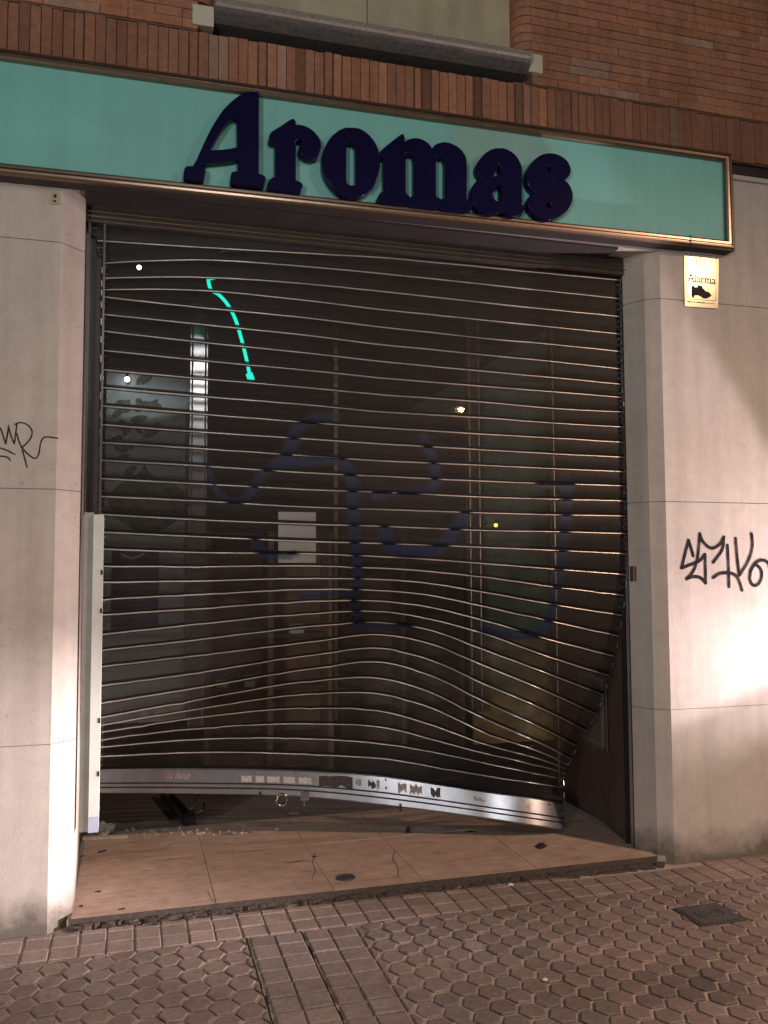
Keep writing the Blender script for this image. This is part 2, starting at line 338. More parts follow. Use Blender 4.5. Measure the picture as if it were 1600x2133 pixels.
for i, y in enumerate(ys):
    for j in range(4):
        x0 = STR0+j*.1125; square(x0+(.011 if j in (0, 2) else 0), x0+.1125, y-.1075, y-(.003 if i % 2 == 0 else 0), .98)
me = bpy.data.meshes.new('pavement'); bmesh.ops.recalc_face_normals(pv, faces=pv.faces); pv.to_mesh(me); pv.free(); colattr(me, pc)
tag(link('pavement', me, 'paver'), kind='structure')

gb = bmesh.new()
for x0, w_ in ((STR0-.002, .008), (STR0+.2235, .010)):
    for yy in np.arange(-4.2, -.02, .06):
        o1, o2 = random.gauss(0, .0015), random.uniform(.45, 1.05); box(gb, x0+o1, x0+o1+w_*o2, yy, yy+.0595, -.010, -.0045)
tag(bmobj('pavement_joint', gb, 'groove'), kind='structure')
# cast iron cover
uc = tag(empty('utility_cover', (2.44, -.609, 0)), 'small square dark iron cover with a round emblem set in the hexagon pavers', 'manhole cover')
b = bmesh.new(); box(b, -.112, .112, -.100, .100, -.011, .001); bevel(b, .003); bmobj('frame', b, 'iron', uc)
b = bmesh.new(); box(b, -.101, .101, -.089, .089, -.008, .0035); bevel(b, .003); lid = bmobj('lid', b, 'iron', uc)
b = bmesh.new()
for rr, wd in ((.062, .006), (.040, .004)):
    tube(b, [(rr*math.cos(a), rr*math.sin(a), .0035) for a in np.linspace(0, 2*math.pi, 40, False)], wd/2, 6, closed=True)
tube(b, [(-.022, -.012, .0035), (-.005, .014, .0035), (.006, -.012, .0035), (.022, .014, .0035)], .0022, 6)
bmobj('emblem', b, 'iron', lid)

# ------------------------------------------------------------------ porch floor and inside floor
pf = bmesh.new(); ZF = .04
fx = [-.225, aZ(432, 1810, ZF)[0], aZ(655, 1790, ZF)[0], aZ(832, 1790, ZF)[0]+.02, 1.93, 2.60]
fy = [.020, aZ(500, 1772, ZF)[1], aZ(500, 1735, ZF)[1], 1.262]
rr = random.Random(3)
for i in range(5):
    for j in range(3):
        w = .0016; box(pf, fx[i]+w, fx[i+1]-w, fy[j]+w, fy[j+1]-w, .0, ZF+rr.uniform(-.0012, .0008))
bevel(pf, .002)
for f in pf.faces:
    if f.normal.y < -.9 and f.calc_center_median().y < .03: f.material_index = 2
box(pf, -.24, 2.66, .026, 1.262, -.006, ZF-.004, 1)
bmesh.ops.recalc_face_normals(pf, faces=pf.faces)
porch = tag(bmobj('porch_floor', pf, ['marble', 'mortar', 'kerbdirt']), kind='structure')
b = bmesh.new()   # crumbled mortar along the edge of the step
for k in range(190):
    x = rr.uniform(-.25, 2.62); y = .012+rr.uniform(-.03, .012); s = rr.uniform(.006, .02)*(1.7 if x > 2.05 else 1)
    zt = min(.036, .03*(1-abs(y-.016)/.05)); blob(b, x, y, -.012, s*1.7, s*.7, max(.012, zt), rr, 7)
tag(bmobj('edge_dirt', b, 'kerbdirt'), kind='stuff')
for (px, py, rx, ry, ro) in ((212, 1774, .030, .012, .5), (205, 1857, .014, .009, 0), (255, 1893, .016, .008, .3), (170, 1887, .010, .010, 0), (172, 1783, .009, .008, .2), (655, 1784, .010, .008, 0), (620, 1795, .05, .0045, .1), (980, 1732, .03, .012, -.3)):
    p = aZ(px, py, ZF); b = bmesh.new(); blob(b, p[0], p[1], ZF-.001, rx, ry, .0022, rr, 14, ro); bmobj('stain', b, 'litter', porch)
# cracks in the marble
b = bmesh.new()
for path in (((655, 1776), (651, 1795), (657, 1812), (650, 1832)), ((822, 1772), (818, 1790), (830, 1808), (829, 1826)), ((590, 1795), (625, 1792), (655, 1796)), ((432, 1856), (445, 1880))):
    ribbon(b, [aZ(x, y, ZF+.0006) for x, y in path], .0022, (0, 0, 1), .0004)
bmobj('crack', b, 'litter', porch)
b = bmesh.new(); box(b, -.6, 3.4, 1.262, 5.2, -.01, ZF-.006); tag(bmobj('shop_floor', b, 'carpet'), kind='structure')
p = aZ(720, 1828, ZF); dr = tag(empty('floor_drain', (p[0], p[1], ZF)), 'small round dark drain cover let into the marble doorstep', 'drain cover')
b = bmesh.new(); prism(b, [(.047*math.cos(a), .047*math.sin(a)) for a in np.linspace(0, 2*math.pi, 28, False)], -.004, .0015); bmobj('cover_plate', b, 'iron', dr)
b = bmesh.new(); tube(b, [(.043*math.cos(a), .043*math.sin(a), .0015) for a in np.linspace(0, 2*math.pi, 28, False)], .003, 6, closed=True); bmobj('rim', b, 'iron', dr)

# ------------------------------------------------------------------ the building
bd = tag(empty('shop_building', (1.2, .3, 0)), 'brick building with pale stone piers framing a shuttered shop doorway', 'building')
def child(o):
    o.matrix_parent_inverse = Matrix.Translation((-1.2, -.3, 0)); return o
JZ = [0, .774, 1.852, 2.936, 3.665]
def pier(poly, top):
    b = bmesh.new()
    for z0, z1 in zip(JZ, JZ[1:-1]+[top]): prism(b, poly, z0+(.0018 if z0 else -.02), z1-.0018)
    bevel(b, .003, 1)
    core = inset_poly(poly, .006); prism(b, core, 0, top-.02, 1)
    return child(bmobj('stone_pier', b, ['stone', 'mortar'], bd))
pl = pier([(-2.6, 0), (XL, 0), (-.222, .095), (-.222, .3), (-2.6, .3)], 3.665)
pr = pier([(XR, 0), (5.2, 0), (5.2, .3), (2.600, .3), (2.556, .158), (2.618, .048)], 3.665)
# lintel over the opening, with splayed stone underside
b = bmesh.new(); box(b, XL+.002, XR-.002, .002, .14, 3.192, 3.663); bevel(b, .003); child(bmobj('lintel', b, 'stone', bd))
b = bmesh.new(); box(b, -.219, 2.44, .004, .149, 3.180, 3.1915); child(bmobj('soffit_shade_sheet', b, 'soffit', bd))  # dark sheet added to paint shade under the lintel
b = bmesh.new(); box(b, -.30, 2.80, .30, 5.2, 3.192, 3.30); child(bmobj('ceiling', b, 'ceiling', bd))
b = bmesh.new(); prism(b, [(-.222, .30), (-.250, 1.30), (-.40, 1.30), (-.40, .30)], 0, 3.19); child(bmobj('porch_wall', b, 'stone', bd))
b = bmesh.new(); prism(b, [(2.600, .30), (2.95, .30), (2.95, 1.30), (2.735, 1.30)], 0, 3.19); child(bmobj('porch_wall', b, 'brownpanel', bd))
for q in ((-1.2, -1.0, 1.3, 5.0), (3.3, 3.5, 1.3, 5.0), (-1.2, 3.5, 5.0, 5.2), (-1.0, -.40, 1.28, 1.34), (2.95, 3.3, 1.28, 1.34)):
    b = bmesh.new(); box(b, *q, 0, 3.19); child(bmobj('inside_wall', b, 'interior', bd))
# dark slot and drip ledge to the right of the sign
b = bmesh.new(); box(b, -2.6, 5.2, .03, .14, 3.668, 3.748); child(bmobj('slot_band', b, 'black', bd))
b = bmesh.new(); box(b, 2.75, 5.2, -.018, .03, 3.640, 3.664); bevel(b, .003); child(bmobj('stone_ledge', b, 'stone', bd))
# ---- bricks
rb = random.Random(11)
def brick_cols(bm, cols, base):
    while len(cols) < len(bm.faces): cols.append(base)
def bcol(x, lo=.84, hi=1.12):
    k = rb.uniform(lo, hi)*1.48; r = rb.random(); return (.235*k*(1+.10*r), .110*k, .068*k*(1-.12*r)) if rb.random() > .07 else (.25*k, .150*k, .105*k)
sb = bmesh.new(); sc = []
x = -2.6
ZS0, ZS1 = 3.750, 3.998
while x < 5.2:
    w = .0455; c = bcol(x, .78, 1.08)
    y = rb.gauss(0, .0018); g_ = .0018 + (rb.random() < .10)*.004
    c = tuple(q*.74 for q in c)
    if .35 < x < 2.0: c = tuple(q*1.35 for q in c); g_ += (rb.random() < .25)*.003  # middle bricks lightened over a darkened course: light falloff painted into the colour
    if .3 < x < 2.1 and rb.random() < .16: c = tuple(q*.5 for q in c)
    zt = rb.uniform(-.004, .004)
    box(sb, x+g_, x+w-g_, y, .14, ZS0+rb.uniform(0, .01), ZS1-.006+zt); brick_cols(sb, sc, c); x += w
nb = len(sb.faces)
box(sb, -2.6, 5.2, .010, .138, ZS0-.001, ZS1-.001); brick_cols(sb, sc, (.11, .065, .045))
me = bpy.data.meshes.new('soldier_course'); bmesh.ops.recalc_face_normals(sb, faces=sb.faces); sb.to_mesh(me); sb.free(); colattr(me, sc)
child(link('soldier_course', me, 'brick', bd))
wb = bmesh.new(); wc = []
CH = .0462
def course(x0, x1, z, yy, offs, endL=None, endR=None):
    x = x0; first = True
    while x < x1-.01:
        w = rb.choice((.24, .24, .24, .12)) if not first else .24*offs+.03
        xe = min(x+w, x1); first = False
        if x1-xe < .05: xe = x1
        c = bcol(x); y = yy+rb.gauss(0, .0012); box(wb, x+.0018, xe-.0018, y, .14, z+.002, z+CH-.002); brick_cols(wb, wc, c); x = xe
WR0 = 1.955   # where the rounded jamb ends and the flat wall begins
for k in range(46):
    z = ZS1+.004+k*CH; offs = (.5, 1, .25, .8)[k % 4]; yy = -.006 if k == 0 else -.002
    course(WR0, 5.2, z, yy, offs)
    course(-2.6, .262 if k < 2 else .262, z, yy, offs)
    if k >= 3:      # bull-nosed jamb bricks either side of the window niche
        for sgn, xc in ((1, WR0), (-1, .262)):
            rad = .075; n = 7; pts = [(xc-sgn*rad*math.sin(a), -.002+rad*(1-math.cos(a))) for a in np.linspace(0, math.pi/2, n)]
            pts += [(xc-sgn*rad, .14), (xc, .14)]
            prism(wb, pts, z+.002, z+CH-.002); brick_cols(wb, wc, bcol(0))
nwb = len(wb.faces)
me = bpy.data.meshes.new('brick_wall'); bmesh.ops.recalc_face_normals(wb, faces=wb.faces); wb.to_mesh(me); wb.free(); colattr(me, wc)
child(link('brick_wall', me, 'brick', bd))
b = bmesh.new(); box(b, WR0-.072, 5.2, .0745, .138, ZS1+.001, 6.1); box(b, -2.6, .262+.072, .0745, .138, ZS1+.001, 6.1)
box(b, WR0+.001, 5.2, .004, .074, ZS1+.001, 6.1); box(b, -2.6, .261, .004, .074, ZS1+.001, 6.1)
child(bmobj('wall_core', b, 'brickmortar', bd))
# window niche: pale panel, projecting rough sill with white end blocks
b = bmesh.new(); box(b, .33, 1.10, .10, .13, 4.05, 6.1); box(b, 1.104, 1.89, .10, .13, 4.05, 6.1); child(bmobj('niche_panel', b, 'beige', bd))
sl = bmesh.new()
pts = [(.10, 4.16), (-.055, 4.142), (-.060, 4.114), (-.05, 4.104), (-.02, 4.066), (.0, 4.050), (.10, 4.045)]
a = [sl.verts.new((.336, y, z)) for y, z in pts]; c = [sl.verts.new((1.93, y, z)) for y, z in pts]; n = len(pts)
sl.faces.new(a); sl.faces.new(c[::-1])
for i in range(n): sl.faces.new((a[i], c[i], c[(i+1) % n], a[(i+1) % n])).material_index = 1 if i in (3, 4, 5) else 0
child(bmobj('window_sill', sl, ['sillstone', 'sillshade'], bd))
for x0, x1, z0, z1 in ((.236, .333, 4.022, 4.118), (1.933, 2.012, 4.062, 4.160)):
    b = bmesh.new(); box(b, x0, x1, -.012, .12, z0, z1); bevel(b, .006, 2); child(bmobj('sill_end_block', b, 'whiteblock', bd))
# round downlights in the porch ceiling
for X, Y in ((.494, .646), (1.834, .612)):
    b = bmesh.new(); n = 32
    prof = ((.078, 3.192), (.078, 3.182), (.070, 3.178), (.058, 3.184), (.050, 3.188)); rings = [[b.verts.new((X+r*math.cos(t), Y+r*math.sin(t), z)) for t in np.linspace(0, 2*math.pi, n, False)] for r, z in prof]
    for A, B in zip(rings, rings[1:]):
        for i in range(n): b.faces.new((A[i], A[(i+1) % n], B[(i+1) % n], B[i]))
    b.faces.new(rings[-1]); child(bmobj('downlight', b, 'chrome', bd, True))
# graffiti on the piers (ink strokes, part of the pier they are written on)
def strokes(name, paths, ox, oy, s, w, m, parent, smooth=5):
    b = bmesh.new()
    for k, pth in enumerate(paths):
        sm = spline(pth, smooth) if len(pth) > 2 else pth
        ribbon(b, [aY(ox+x/s, oy+y/s, -.0006-.00007*k) for x, y in sm], w, (0, -1, 0), .0005)
    o = bmobj(name, b, m, parent); o.matrix_parent_inverse = parent.matrix_world.inverted() if False else Matrix.Identity(4); o.parent = parent
    o.matrix_parent_inverse = Matrix.Identity(4); return o
SK = 1/7.27
g1 = [[(465, 565), (440, 470), (397, 335)], [(395, 330), (340, 540), (290, 748)], [(288, 748), (420, 700), (560, 640), (640, 545)], [(645, 545), (650, 760), (655, 978)],
      [(655, 975), (570, 895), (460, 880), (365, 912)], [(368, 912), (470, 790), (530, 600), (568, 232)], [(566, 232), (620, 360), (740, 450), (860, 395), (930, 282)],
      [(930, 282), (905, 470), (770, 662)], [(985, 408), (1002, 760), (1008, 1030)], [(770, 892), (880, 830), (1040, 828), (1140, 900), (1205, 1085)], [(1110, 302), (1130, 560), (1165, 860)],
      [(1350, 232), (1362, 420), (1300, 640), (1165, 860)], [(1335, 800), (1400, 700), (1490, 770), (1500, 900), (1440, 1000), (1370, 1005), (1325, 920), (1335, 800)], [(1335, 790), (1420, 665), (1530, 632), (1620, 700), (1640, 900)]]
strokes('graffiti_tag', g1, 1380, 1080, 7.27, .0185, 'ink', pr)
g2 = [[(-120, 560), (-60, 330), (5, 345), (80, 565)], [(80, 565), (105, 430), (122, 305)], [(120, 330), (160, 470), (200, 562)], [(200, 562), (220, 420), (236, 275)], [(236, 420), (262, 520), (305, 615)],
      [(208, 292), (300, 268), (400, 312), (447, 400), (410, 510), (300, 620)], [(300, 610), (400, 715), (490, 766), (540, 700), (572, 530), (640, 468), (800, 486)], [(312, 650), (345, 770), (377, 890)],
      [(-160, 590), (0, 620), (100, 655), (205, 708)], [(-200, 745), (0, 735), (100, 747), (146, 795)]]
strokes('graffiti_tag', g2, 0, 840, 6.667, .0062, 'thinink', pl)

# ------------------------------------------------------------------ small plates on the piers
p = aY(115, 414, 0); t = tag(empty('wall_plate', (p[0], 0, p[2])), 'tiny square beige plate with two dark marks high on the left pier', 'plate')
b = bmesh.new(); box(b, -.019, .019, -.006, -.0005, -.027, .027); bevel(b, .0015); bmobj('plate', b, 'beige', t)
b = bmesh.new(); box(b, -.006, .006, -.0075, -.0062, .002, .017); box(b, -.007, .005, -.0075, -.0062, -.017, -.009); bmobj('mark', b, 'litter', t)

AP = [aY(1380+x/7.27, 500+y/7.27, -.004) for x, y in ((330, 172), (843, 216), (836, 1040), (334, 1003))]
ap = tag(empty('alarm_plate', tuple(AP[3])), 'glossy white rectangular alarm notice fixed under the right end of the turquoise sign', 'notice')
O3 = AP[3]
def apl(u, v):   # plate-local (0..1 from left, 0..1 from bottom) to x,z
    bl, br, tr, tl = AP[3], AP[2], AP[1], AP[0]; q = bl*(1-u)*(1-v)+br*u*(1-v)+tr*u*v+tl*(1-u)*v
    return (q[0]-O3[0], q[2]-O3[2])
b = bmesh.new(); poly_y(b, [apl(*q) for q in ((0, 0), (1, 0), (1, 1), (0, 1))], -.004, .0035); bevel(b, .002, 2); bmobj('plate', b, 'plate', ap)
YP = -.0048
b = bmesh.new()
def stroke_pl(bm, uv, w): ribbon(bm, [(apl(*q)[0], YP, apl(*q)[1]) for q in uv], w, (0, -1, 0), .0003)
for a_, c_ in (((.055, .135), (.055, .955)), ((.055, .955), (.93, .955)), ((.93, .955), (.93, .135)), ((.93, .135), (.055, .135))): stroke_pl(b, (a_, c_), .0018)
bmobj('border', b, 'print', ap)
def plpoly(name, uv, m):
    b = bmesh.new(); poly_y(b, [apl(*q) for q in uv], YP-.0004, YP+.0003); return bmobj(name, b, m, ap)
ic = [(430, 725), (455, 680), (470, 722), (520, 725), (528, 692), (585, 705), (600, 735), (640, 780), (700, 800), (737, 850), (700, 878), (655, 897), (600, 890), (575, 865), (520, 842), (475, 852), (460, 890), (432, 860)]
def uvp(x, y): return ((x-330)/508., 1-(y-178-(x-330)*.078)/828.)
plpoly('pictogram', [uvp(*q) for q in ic], 'print')
b = bmesh.new(); stroke_pl(b, [uvp(*q) for q in spline(((520, 290), (505, 350), (550, 400), (620, 380), (640, 300)), 6)], .004); stroke_pl(b, [uvp(560, 270), uvp(565, 345)], .003)
bmobj('emblem', b, 'greyprint', ap)
b = bmesh.new(); stroke_pl(b, [uvp(400, 632), uvp(785, 672)], .0035)
for k in range(6): stroke_pl(b, [uvp(372+k*70, 938+k*6), uvp(420+k*70, 942+k*6)], .007 if k in (0, 2, 3) else .004)
bmobj('small_print', b, 'greyprint', ap)
fc = bpy.data.curves.new('lettering', 'FONT'); fc.body = 'Alarma'; fc.size = 1; fc.extrude = .01; fc.align_x = 'LEFT'
fo = bpy.data.objects.new('lettering', fc); COL.objects.link(fo); bpy.context.view_layer.update()
me = bpy.data.meshes.new_from_object(fo.evaluated_get(bpy.context.evaluated_depsgraph_get())); bpy.data.objects.remove(fo)
xs = [q.co.x for q in me.vertices]; w0, w1 = min(xs), max(xs)
for q in me.vertices:
    u = .085+(q.co.x-w0)/(w1-w0)*.83; vv = .455-.02*u+(q.co.y)*.215
    X_, Z_ = apl(u, vv); q.co = (X_, YP-.0003-q.co.z*.02, Z_)
link('lettering', me, 'print', ap)

# ------------------------------------------------------------------ the sign
sg = tag(empty('shop_sign', (1.25, 0, 3.17)), 'long turquoise fascia sign with raised navy letters in a bronze frame', 'sign')
def zb(X): return 3.176+.0085*(X+.56)
def zt(X): return 3.731+.0042*(X+.56)
SX0, SX1 = -2.5, 3.098
def sl_(o): o.matrix_parent_inverse = Matrix.Translation((-1.25, 0, -3.17)); return o
b = bmesh.new(); poly_y(b, [(SX0+.03, zb(SX0)+.03), (SX1-.03, zb(SX1)+.03), (SX1-.03, zt(SX1)-.03), (SX0+.03, zt(SX0)-.03)], -.066, -.02); sl_(bmobj('panel', b, 'teal', sg))
prof = [(0, -.002), (0, -.074), (.004, -.085), (.012, -.091), (.020, -.092), (.0225, -.085), (.026, -.085), (.029, -.0925), (.040, -.0925), (.048, -.087), (.052, -.077), (.052, -.06)]
fr = bmesh.new(); corners = [(SX0, zb(SX0)), (SX1, zb(SX1)), (SX1, zt(SX1)), (SX0, zt(SX0))]; dirs = [(1, 1), (-1, 1), (-1, -1), (1, -1)]
rings = [[fr.verts.new((cx+d[0]*w, y, cz+d[1]*w)) for w, y in prof] for (cx, cz), d in zip(corners, dirs)]
for i in range(4):
    A, B = rings[i], rings[(i+1) % 4]
    for k in range(len(prof)-1): fr.faces.new((A[k], B[k], B[k+1], A[k+1])).material_index = 1 if k == 0 else 0  # outer return in the dark tone, painting shade beneath the frame
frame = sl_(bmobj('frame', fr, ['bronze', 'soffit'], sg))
b = bmesh.new(); p = aY(1440, 512, -.093); box(b, p[0]-.002, p[0]+.002, -.0935, -.003, zb(p[0])-.001, zb(p[0])+.053); sl_(bmobj('frame_joint', b, 'groove', sg))
LET = {
'A': (370, 170, 5, [[(845,130),(846,500),'c',(845,955),'c',(880,968),(910,985),(916,1020),(902,1080),(880,1092),(720,1076),(590,1062),(555,1035),(560,960),(582,938),(632,934),'c',(630,798),'c',(520,822),(400,835),(258,845),'c',(240,872),'c',(272,895),(290,930),(280,1000),(255,1025),(100,1010),(66,985),(75,905),(100,880),(160,878),'c',(200,810),(250,700),(300,590),(380,440),(480,290),(600,175),(690,120),(760,104),(815,110)],
      [(335,715),'c',(400,600),(480,470),(555,385),(605,362),(620,400),(624,560),(625,682),'c',(500,705)]]),
'r': (370, 170, 5, [[(1205,386),(1230,410),'c',(1231,450),'c',(1310,455),(1400,500),(1470,580),(1495,660),(1470,760),(1420,800),(1370,805),(1300,770),(1270,700),(1285,640),(1305,604),'c',(1262,600),(1232,612),'c',(1231,1028),'c',(1270,1040),(1303,1070),(1295,1120),(1265,1158),(1120,1138),(970,1118),(942,1085),(955,1030),(985,1002),(1021,992),'c',(1020,640),'c',(980,632),(955,600),(975,530),(1080,460),(1160,405)]]),
'o': (660, 230, 5, [[(360,178),(450,190),(540,250),(610,340),(650,450),(660,560),(640,680),(590,790),(500,870),(400,910),(320,905),(220,850),(130,750),(75,640),(58,520),(80,400),(140,290),(220,215),(290,182)],
      [(312,325),'c',(350,325),(390,345),(408,390),(411,600),(410,776),'c',(360,780),(320,760),(306,710),(308,500)]]),
'm': (660, 230, 5, [[(655,445),(690,400),(800,310),(880,250),(910,256),(919,325),'c',(960,300),(1040,287),(1120,310),(1180,360),(1200,396),'c',(1245,352),(1340,330),(1450,365),(1530,440),(1560,530),(1563,740),(1562,922),'c',(1605,942),(1628,978),(1612,1020),(1572,1053),(1430,1042),(1300,1026),(1272,998),'c',(1240,1020),(1100,1004),(980,990),(943,962),'c',(910,981),(780,966),(660,950),(635,918),(665,858),(702,840),'c',(705,660),(706,486),'c',(672,474)],
      [(928,437),'c',(985,450),(1016,495),(1019,680),(1018,876),'c',(975,905),'c',(928,855),'c',(926,640)], [(1241,475),'c',(1300,482),(1340,528),(1344,720),(1343,900),'c',(1300,925),'c',(1243,893),'c',(1241,680)]]),
'a': (920, 270, 5.333, [[(640,205),(720,215),(820,280),(880,380),(893,480),(894,660),(893,836),'c',(940,838),'c',(915,895),(870,940),(800,968),(735,955),(672,905),'c',(620,930),(560,942),(495,938),(420,900),(360,830),(332,730),(345,640),(390,570),(440,533),'c',(402,480),(390,410),(420,340),(490,260),(570,215)],
      [(628,370),(656,440),(650,500),(556,527),'c',(600,470),(622,420)], [(662,604),'c',(663,700),(661,803),'c',(615,795),(578,750),(568,690),(600,640)]]),
's': (920, 270, 5.333, [[(1200,262),(1300,280),(1390,340),(1435,430),(1422,505),(1366,560),'c',(1420,610),(1455,700),(1450,800),(1400,890),(1310,960),(1200,1000),(1110,985),(1010,920),(960,830),(975,750),(1028,690),'c',(972,625),(945,540),(955,450),(1010,360),(1100,285)],
      [(1175,402),(1217,408),(1206,466),(1184,462)], [(1190,793),(1213,830),(1208,866),(1158,862)]]),
}
def outline(seq):
    pts = []; 
    for q in seq:
        if q == 'c': pts[-1][1] = True
        else: pts.append([np.array(q, float), False])
    n = len(pts); out = []
    for i in range(n):
        a, b, c, d = pts[i-1], pts[i], pts[(i+1) % n], pts[(i+2) % n]
        A = b[0] if b[1] else a[0]; D = c[0] if c[1] else d[0]; A = 2*b[0]-c[0] if b[1] else A; D = 2*c[0]-b[0] if c[1] else D
        for k in range(6):
            t = k/6; out.append(.5*((2*b[0])+(-A+c[0])*t+(2*A-5*b[0]+4*c[0]-D)*t*t+(-A+3*b[0]-3*c[0]+D)*t**3))
    return out
YL = -.117
for ch, (ox, oy, s, loops) in LET.items():
    cu = bpy.data.curves.new('letter', 'CURVE'); cu.dimensions = '2D'; cu.fill_mode = 'BOTH'; cu.extrude = .021; cu.bevel_depth = .004; cu.bevel_resolution = 2; cu.offset = -.003
    for lp in loops:
        pp = [aY(ox+x/s, oy+y/s, YL) for x, y in outline(lp)]
        sp = cu.splines.new('POLY'); sp.points.add(len(pp)-1); sp.use_cyclic_u = True
        for q, w in zip(sp.points, pp): q.co = (w[0], w[2], 0, 1)
    co = bpy.data.objects.new('letter', cu); COL.objects.link(co); bpy.context.view_layer.update()
    me = bpy.data.meshes.new_from_object(co.evaluated_get(bpy.context.evaluated_depsgraph_get())); bpy.data.objects.remove(co)
    for q in me.vertices: q.co = (q.co.x, YL+.025-q.co.z, q.co.y)
    me.flip_normals() if False else None
    o = sl_(link('letter', me, 'navy', sg)); o['label'] = f'raised navy letter {ch}'
# ------------------------------------------------------------------ the roller shutter: every slat line measured where it hangs now
T = {
-5:(466,480,494,503,513,523,538,(1288,551)),
-4:(502,515,529,537.5,547,556,571.5,(1289,584)),-3:(549,542,557,571,581,592,608,(1290,622.7)),-2:(580,578,593,608,619,630,646,(1291,660)),
-1:(604,605,628,646,656,666.4,682,(1291,696.5)),0:(619,640,664,682.5,693,704.4,718,(1292,733)),1:(655,675,700.4,719,728.5,739,753.6,(1292,769)),
2:(690,712,737,754,763.5,773,787,(1293,801)),3:(730,750,773,788,796.5,804.7,816.6,(1294,828.4)),4:(770.5,788,809,822.8,830,837.5,851,(1298,859)),
5:(807.5,825,844.6,858.6,864.5,870.3,881.6,(1298,890)),6:(846,862,881,892,898,904.3,913,(1299,921.7)),7:(885,899.5,915.3,925.4,931,937,945.6,(1300,952.7)),
8:(922,934,950.7,960.6,965,969.3,976.6,(1300,983)),9:(959,970,985.7,992.7,997.5,1002.3,1008,(1305,1012.4)),10:(997,1007.5,1020.4,1025.8,1030.5,1035.6,1040,(1306,1044)),
11:(1034,1043,1056.7,1061.4,1065,1068.4,1072.6,(1306,1075)),12:(1071,1082,1091.9,1096.5,1100.5,1104.8,1107.8,(1306,1111.6)),13:(1108,1117,1127.5,1131.7,1135.5,1139.9,1146.4,(1305,1153.8)),
14:(1143,1150,1153,1159,1165,1173,1185.4,(1303,1197)),15:(1179,1180,1178,1183,1190,1201,1222,(1299,1240)),16:(1213,1209.5,1204.4,1206.5,1215,1232,1259,(1294,1281.7)),
17:(1248,1238.5,1227,1229.7,1240,1261.3,1295,(1286.6,1324.6)),18:(1281,1268,1252,1252,1265,1290,1334,(1278,1366.6)),19:(1322,1300.6,1277.8,1273.5,1290,1317,1371,(1268,1406.8)),
20:(1355,1333,1304.7,1296.5,1313,1350.4,1407,(1256,1447)),21:(1389,1366,1336.8,1322,1342,1383,1446,(1240,1486.6)),22:(1428.7,1402,1364.5,1351,1376,1420.7,1487,(1219.5,1521.5)),
23:(1464.6,1433,1392.6,1380,1408,1457,1528,(1201,1554)),24:(1494,1458,1418.4,1414.4,1443,1492,1560,(1188,1580)),25:(1510,1477,1445.3,1447,1475,1521,1577,(1183,1594)),
26:(1525,1495,1474.7,1483,1510,1546,1590,(1178,1602)),27:(1541,1517,1508,1515.5,1540,1566,1602,(1175,1611)),28:(1556.5,1540,1539,1550,1566,1587,1618,(1172,1623)),
29:(1576,1567,1572,1581,1596.5,1614,1637,(1172,1641)),30:(1602,1600,1606,1617,1632,1648,1670,(1172,1675)),31:(1651,1652.5,1661,1678,1690,1704,1726,(1174,1729)),
}
KS = sorted(T); XS = (406, 650, 800, 900, 1000, 1150)
def lx(k): return 216-(k+4)*.32 if k > -3 else 190+13*(k+5)
PX = {k: np.array([lx(k), *XS, T[k][7][0]]) for k in KS}; PY = {k: np.array([*T[k][:7], T[k][7][1]], float) for k in KS}
Y0, SW = .18, .083
D = np.full((len(KS), 8), Y0)
for j in range(7):              # every slat keeps its width: where the lines crowd together the curtain leans inwards
    prev, Y = None, Y0
    for i, k in enumerate(KS):
        x, y = PX[k][j], PY[k][j]
        if prev is not None and 11 < k < 31:
            best = None
            for dy in np.linspace(0, .08, 120):
                Q = aY(x, y, Y+dy); e = abs(np.linalg.norm((Q-prev)[1:])-SW)
                if best is None or e < best[0]-1e-6: best = (e, Y+dy)
            Y = best[1]
        D[i, j] = Y; prev = aY(x, y, Y)
for i, k in enumerate(KS):
    s = min(1, max(0, (k-15)/15)); D[i, 7] = max(Y0, aX(PX[k][7], PY[k][7], 2.553-.15*s)[1])
for i, k in enumerate(KS):
    if k >= 25: f = min(1, (k-24)/6); D[i, 7] = D[i, 7]*(1-f)+(D[i, 6]+.035)*f
for _ in range(3):
    E = D.copy(); E[1:-1] = .25*D[:-2]+.5*D[1:-1]+.25*D[2:]; D = E
E = D.copy(); E[:, 1:-1] = .2*D[:, :-2]+.6*D[:, 1:-1]+.2*D[:, 2:]; D = E
for i, k in enumerate(KS):
    if k <= 9: D[i, :] = Y0
tw = np.clip((np.array([0, 406, 650, 800, 900, 1000, 1150, 1174])-540)/220, 0, 1); D[-1] = D[-2]-.045*tw*tw*(3-2*tw)-np.array([0, 0, 0, 0, 0, .003, .010, .011])
def herm(xk, yk, x):
    m = np.empty_like(yk); h = np.diff(xk); d = np.diff(yk)/h
    m[1:-1] = (d[:-1]*h[1:]+d[1:]*h[:-1])/(h[:-1]+h[1:]); m[0] = 1.5*d[0]-.5*m[1]; m[-1] = 1.5*d[-1]-.5*m[-2]
    i = np.clip(np.searchsorted(xk, x)-1, 0, len(h)-1); t = (x-xk[i])/h[i]; H = h[i]
    return (2*t**3-3*t**2+1)*yk[i]+(t**3-2*t**2+t)*H*m[i]+(-2*t**3+3*t**2)*yk[i+1]+(t**3-t**2)*H*m[i+1]
NU = 150
U = np.linspace(0, 1, NU)
LX, LY, LP = {}, {}, {}
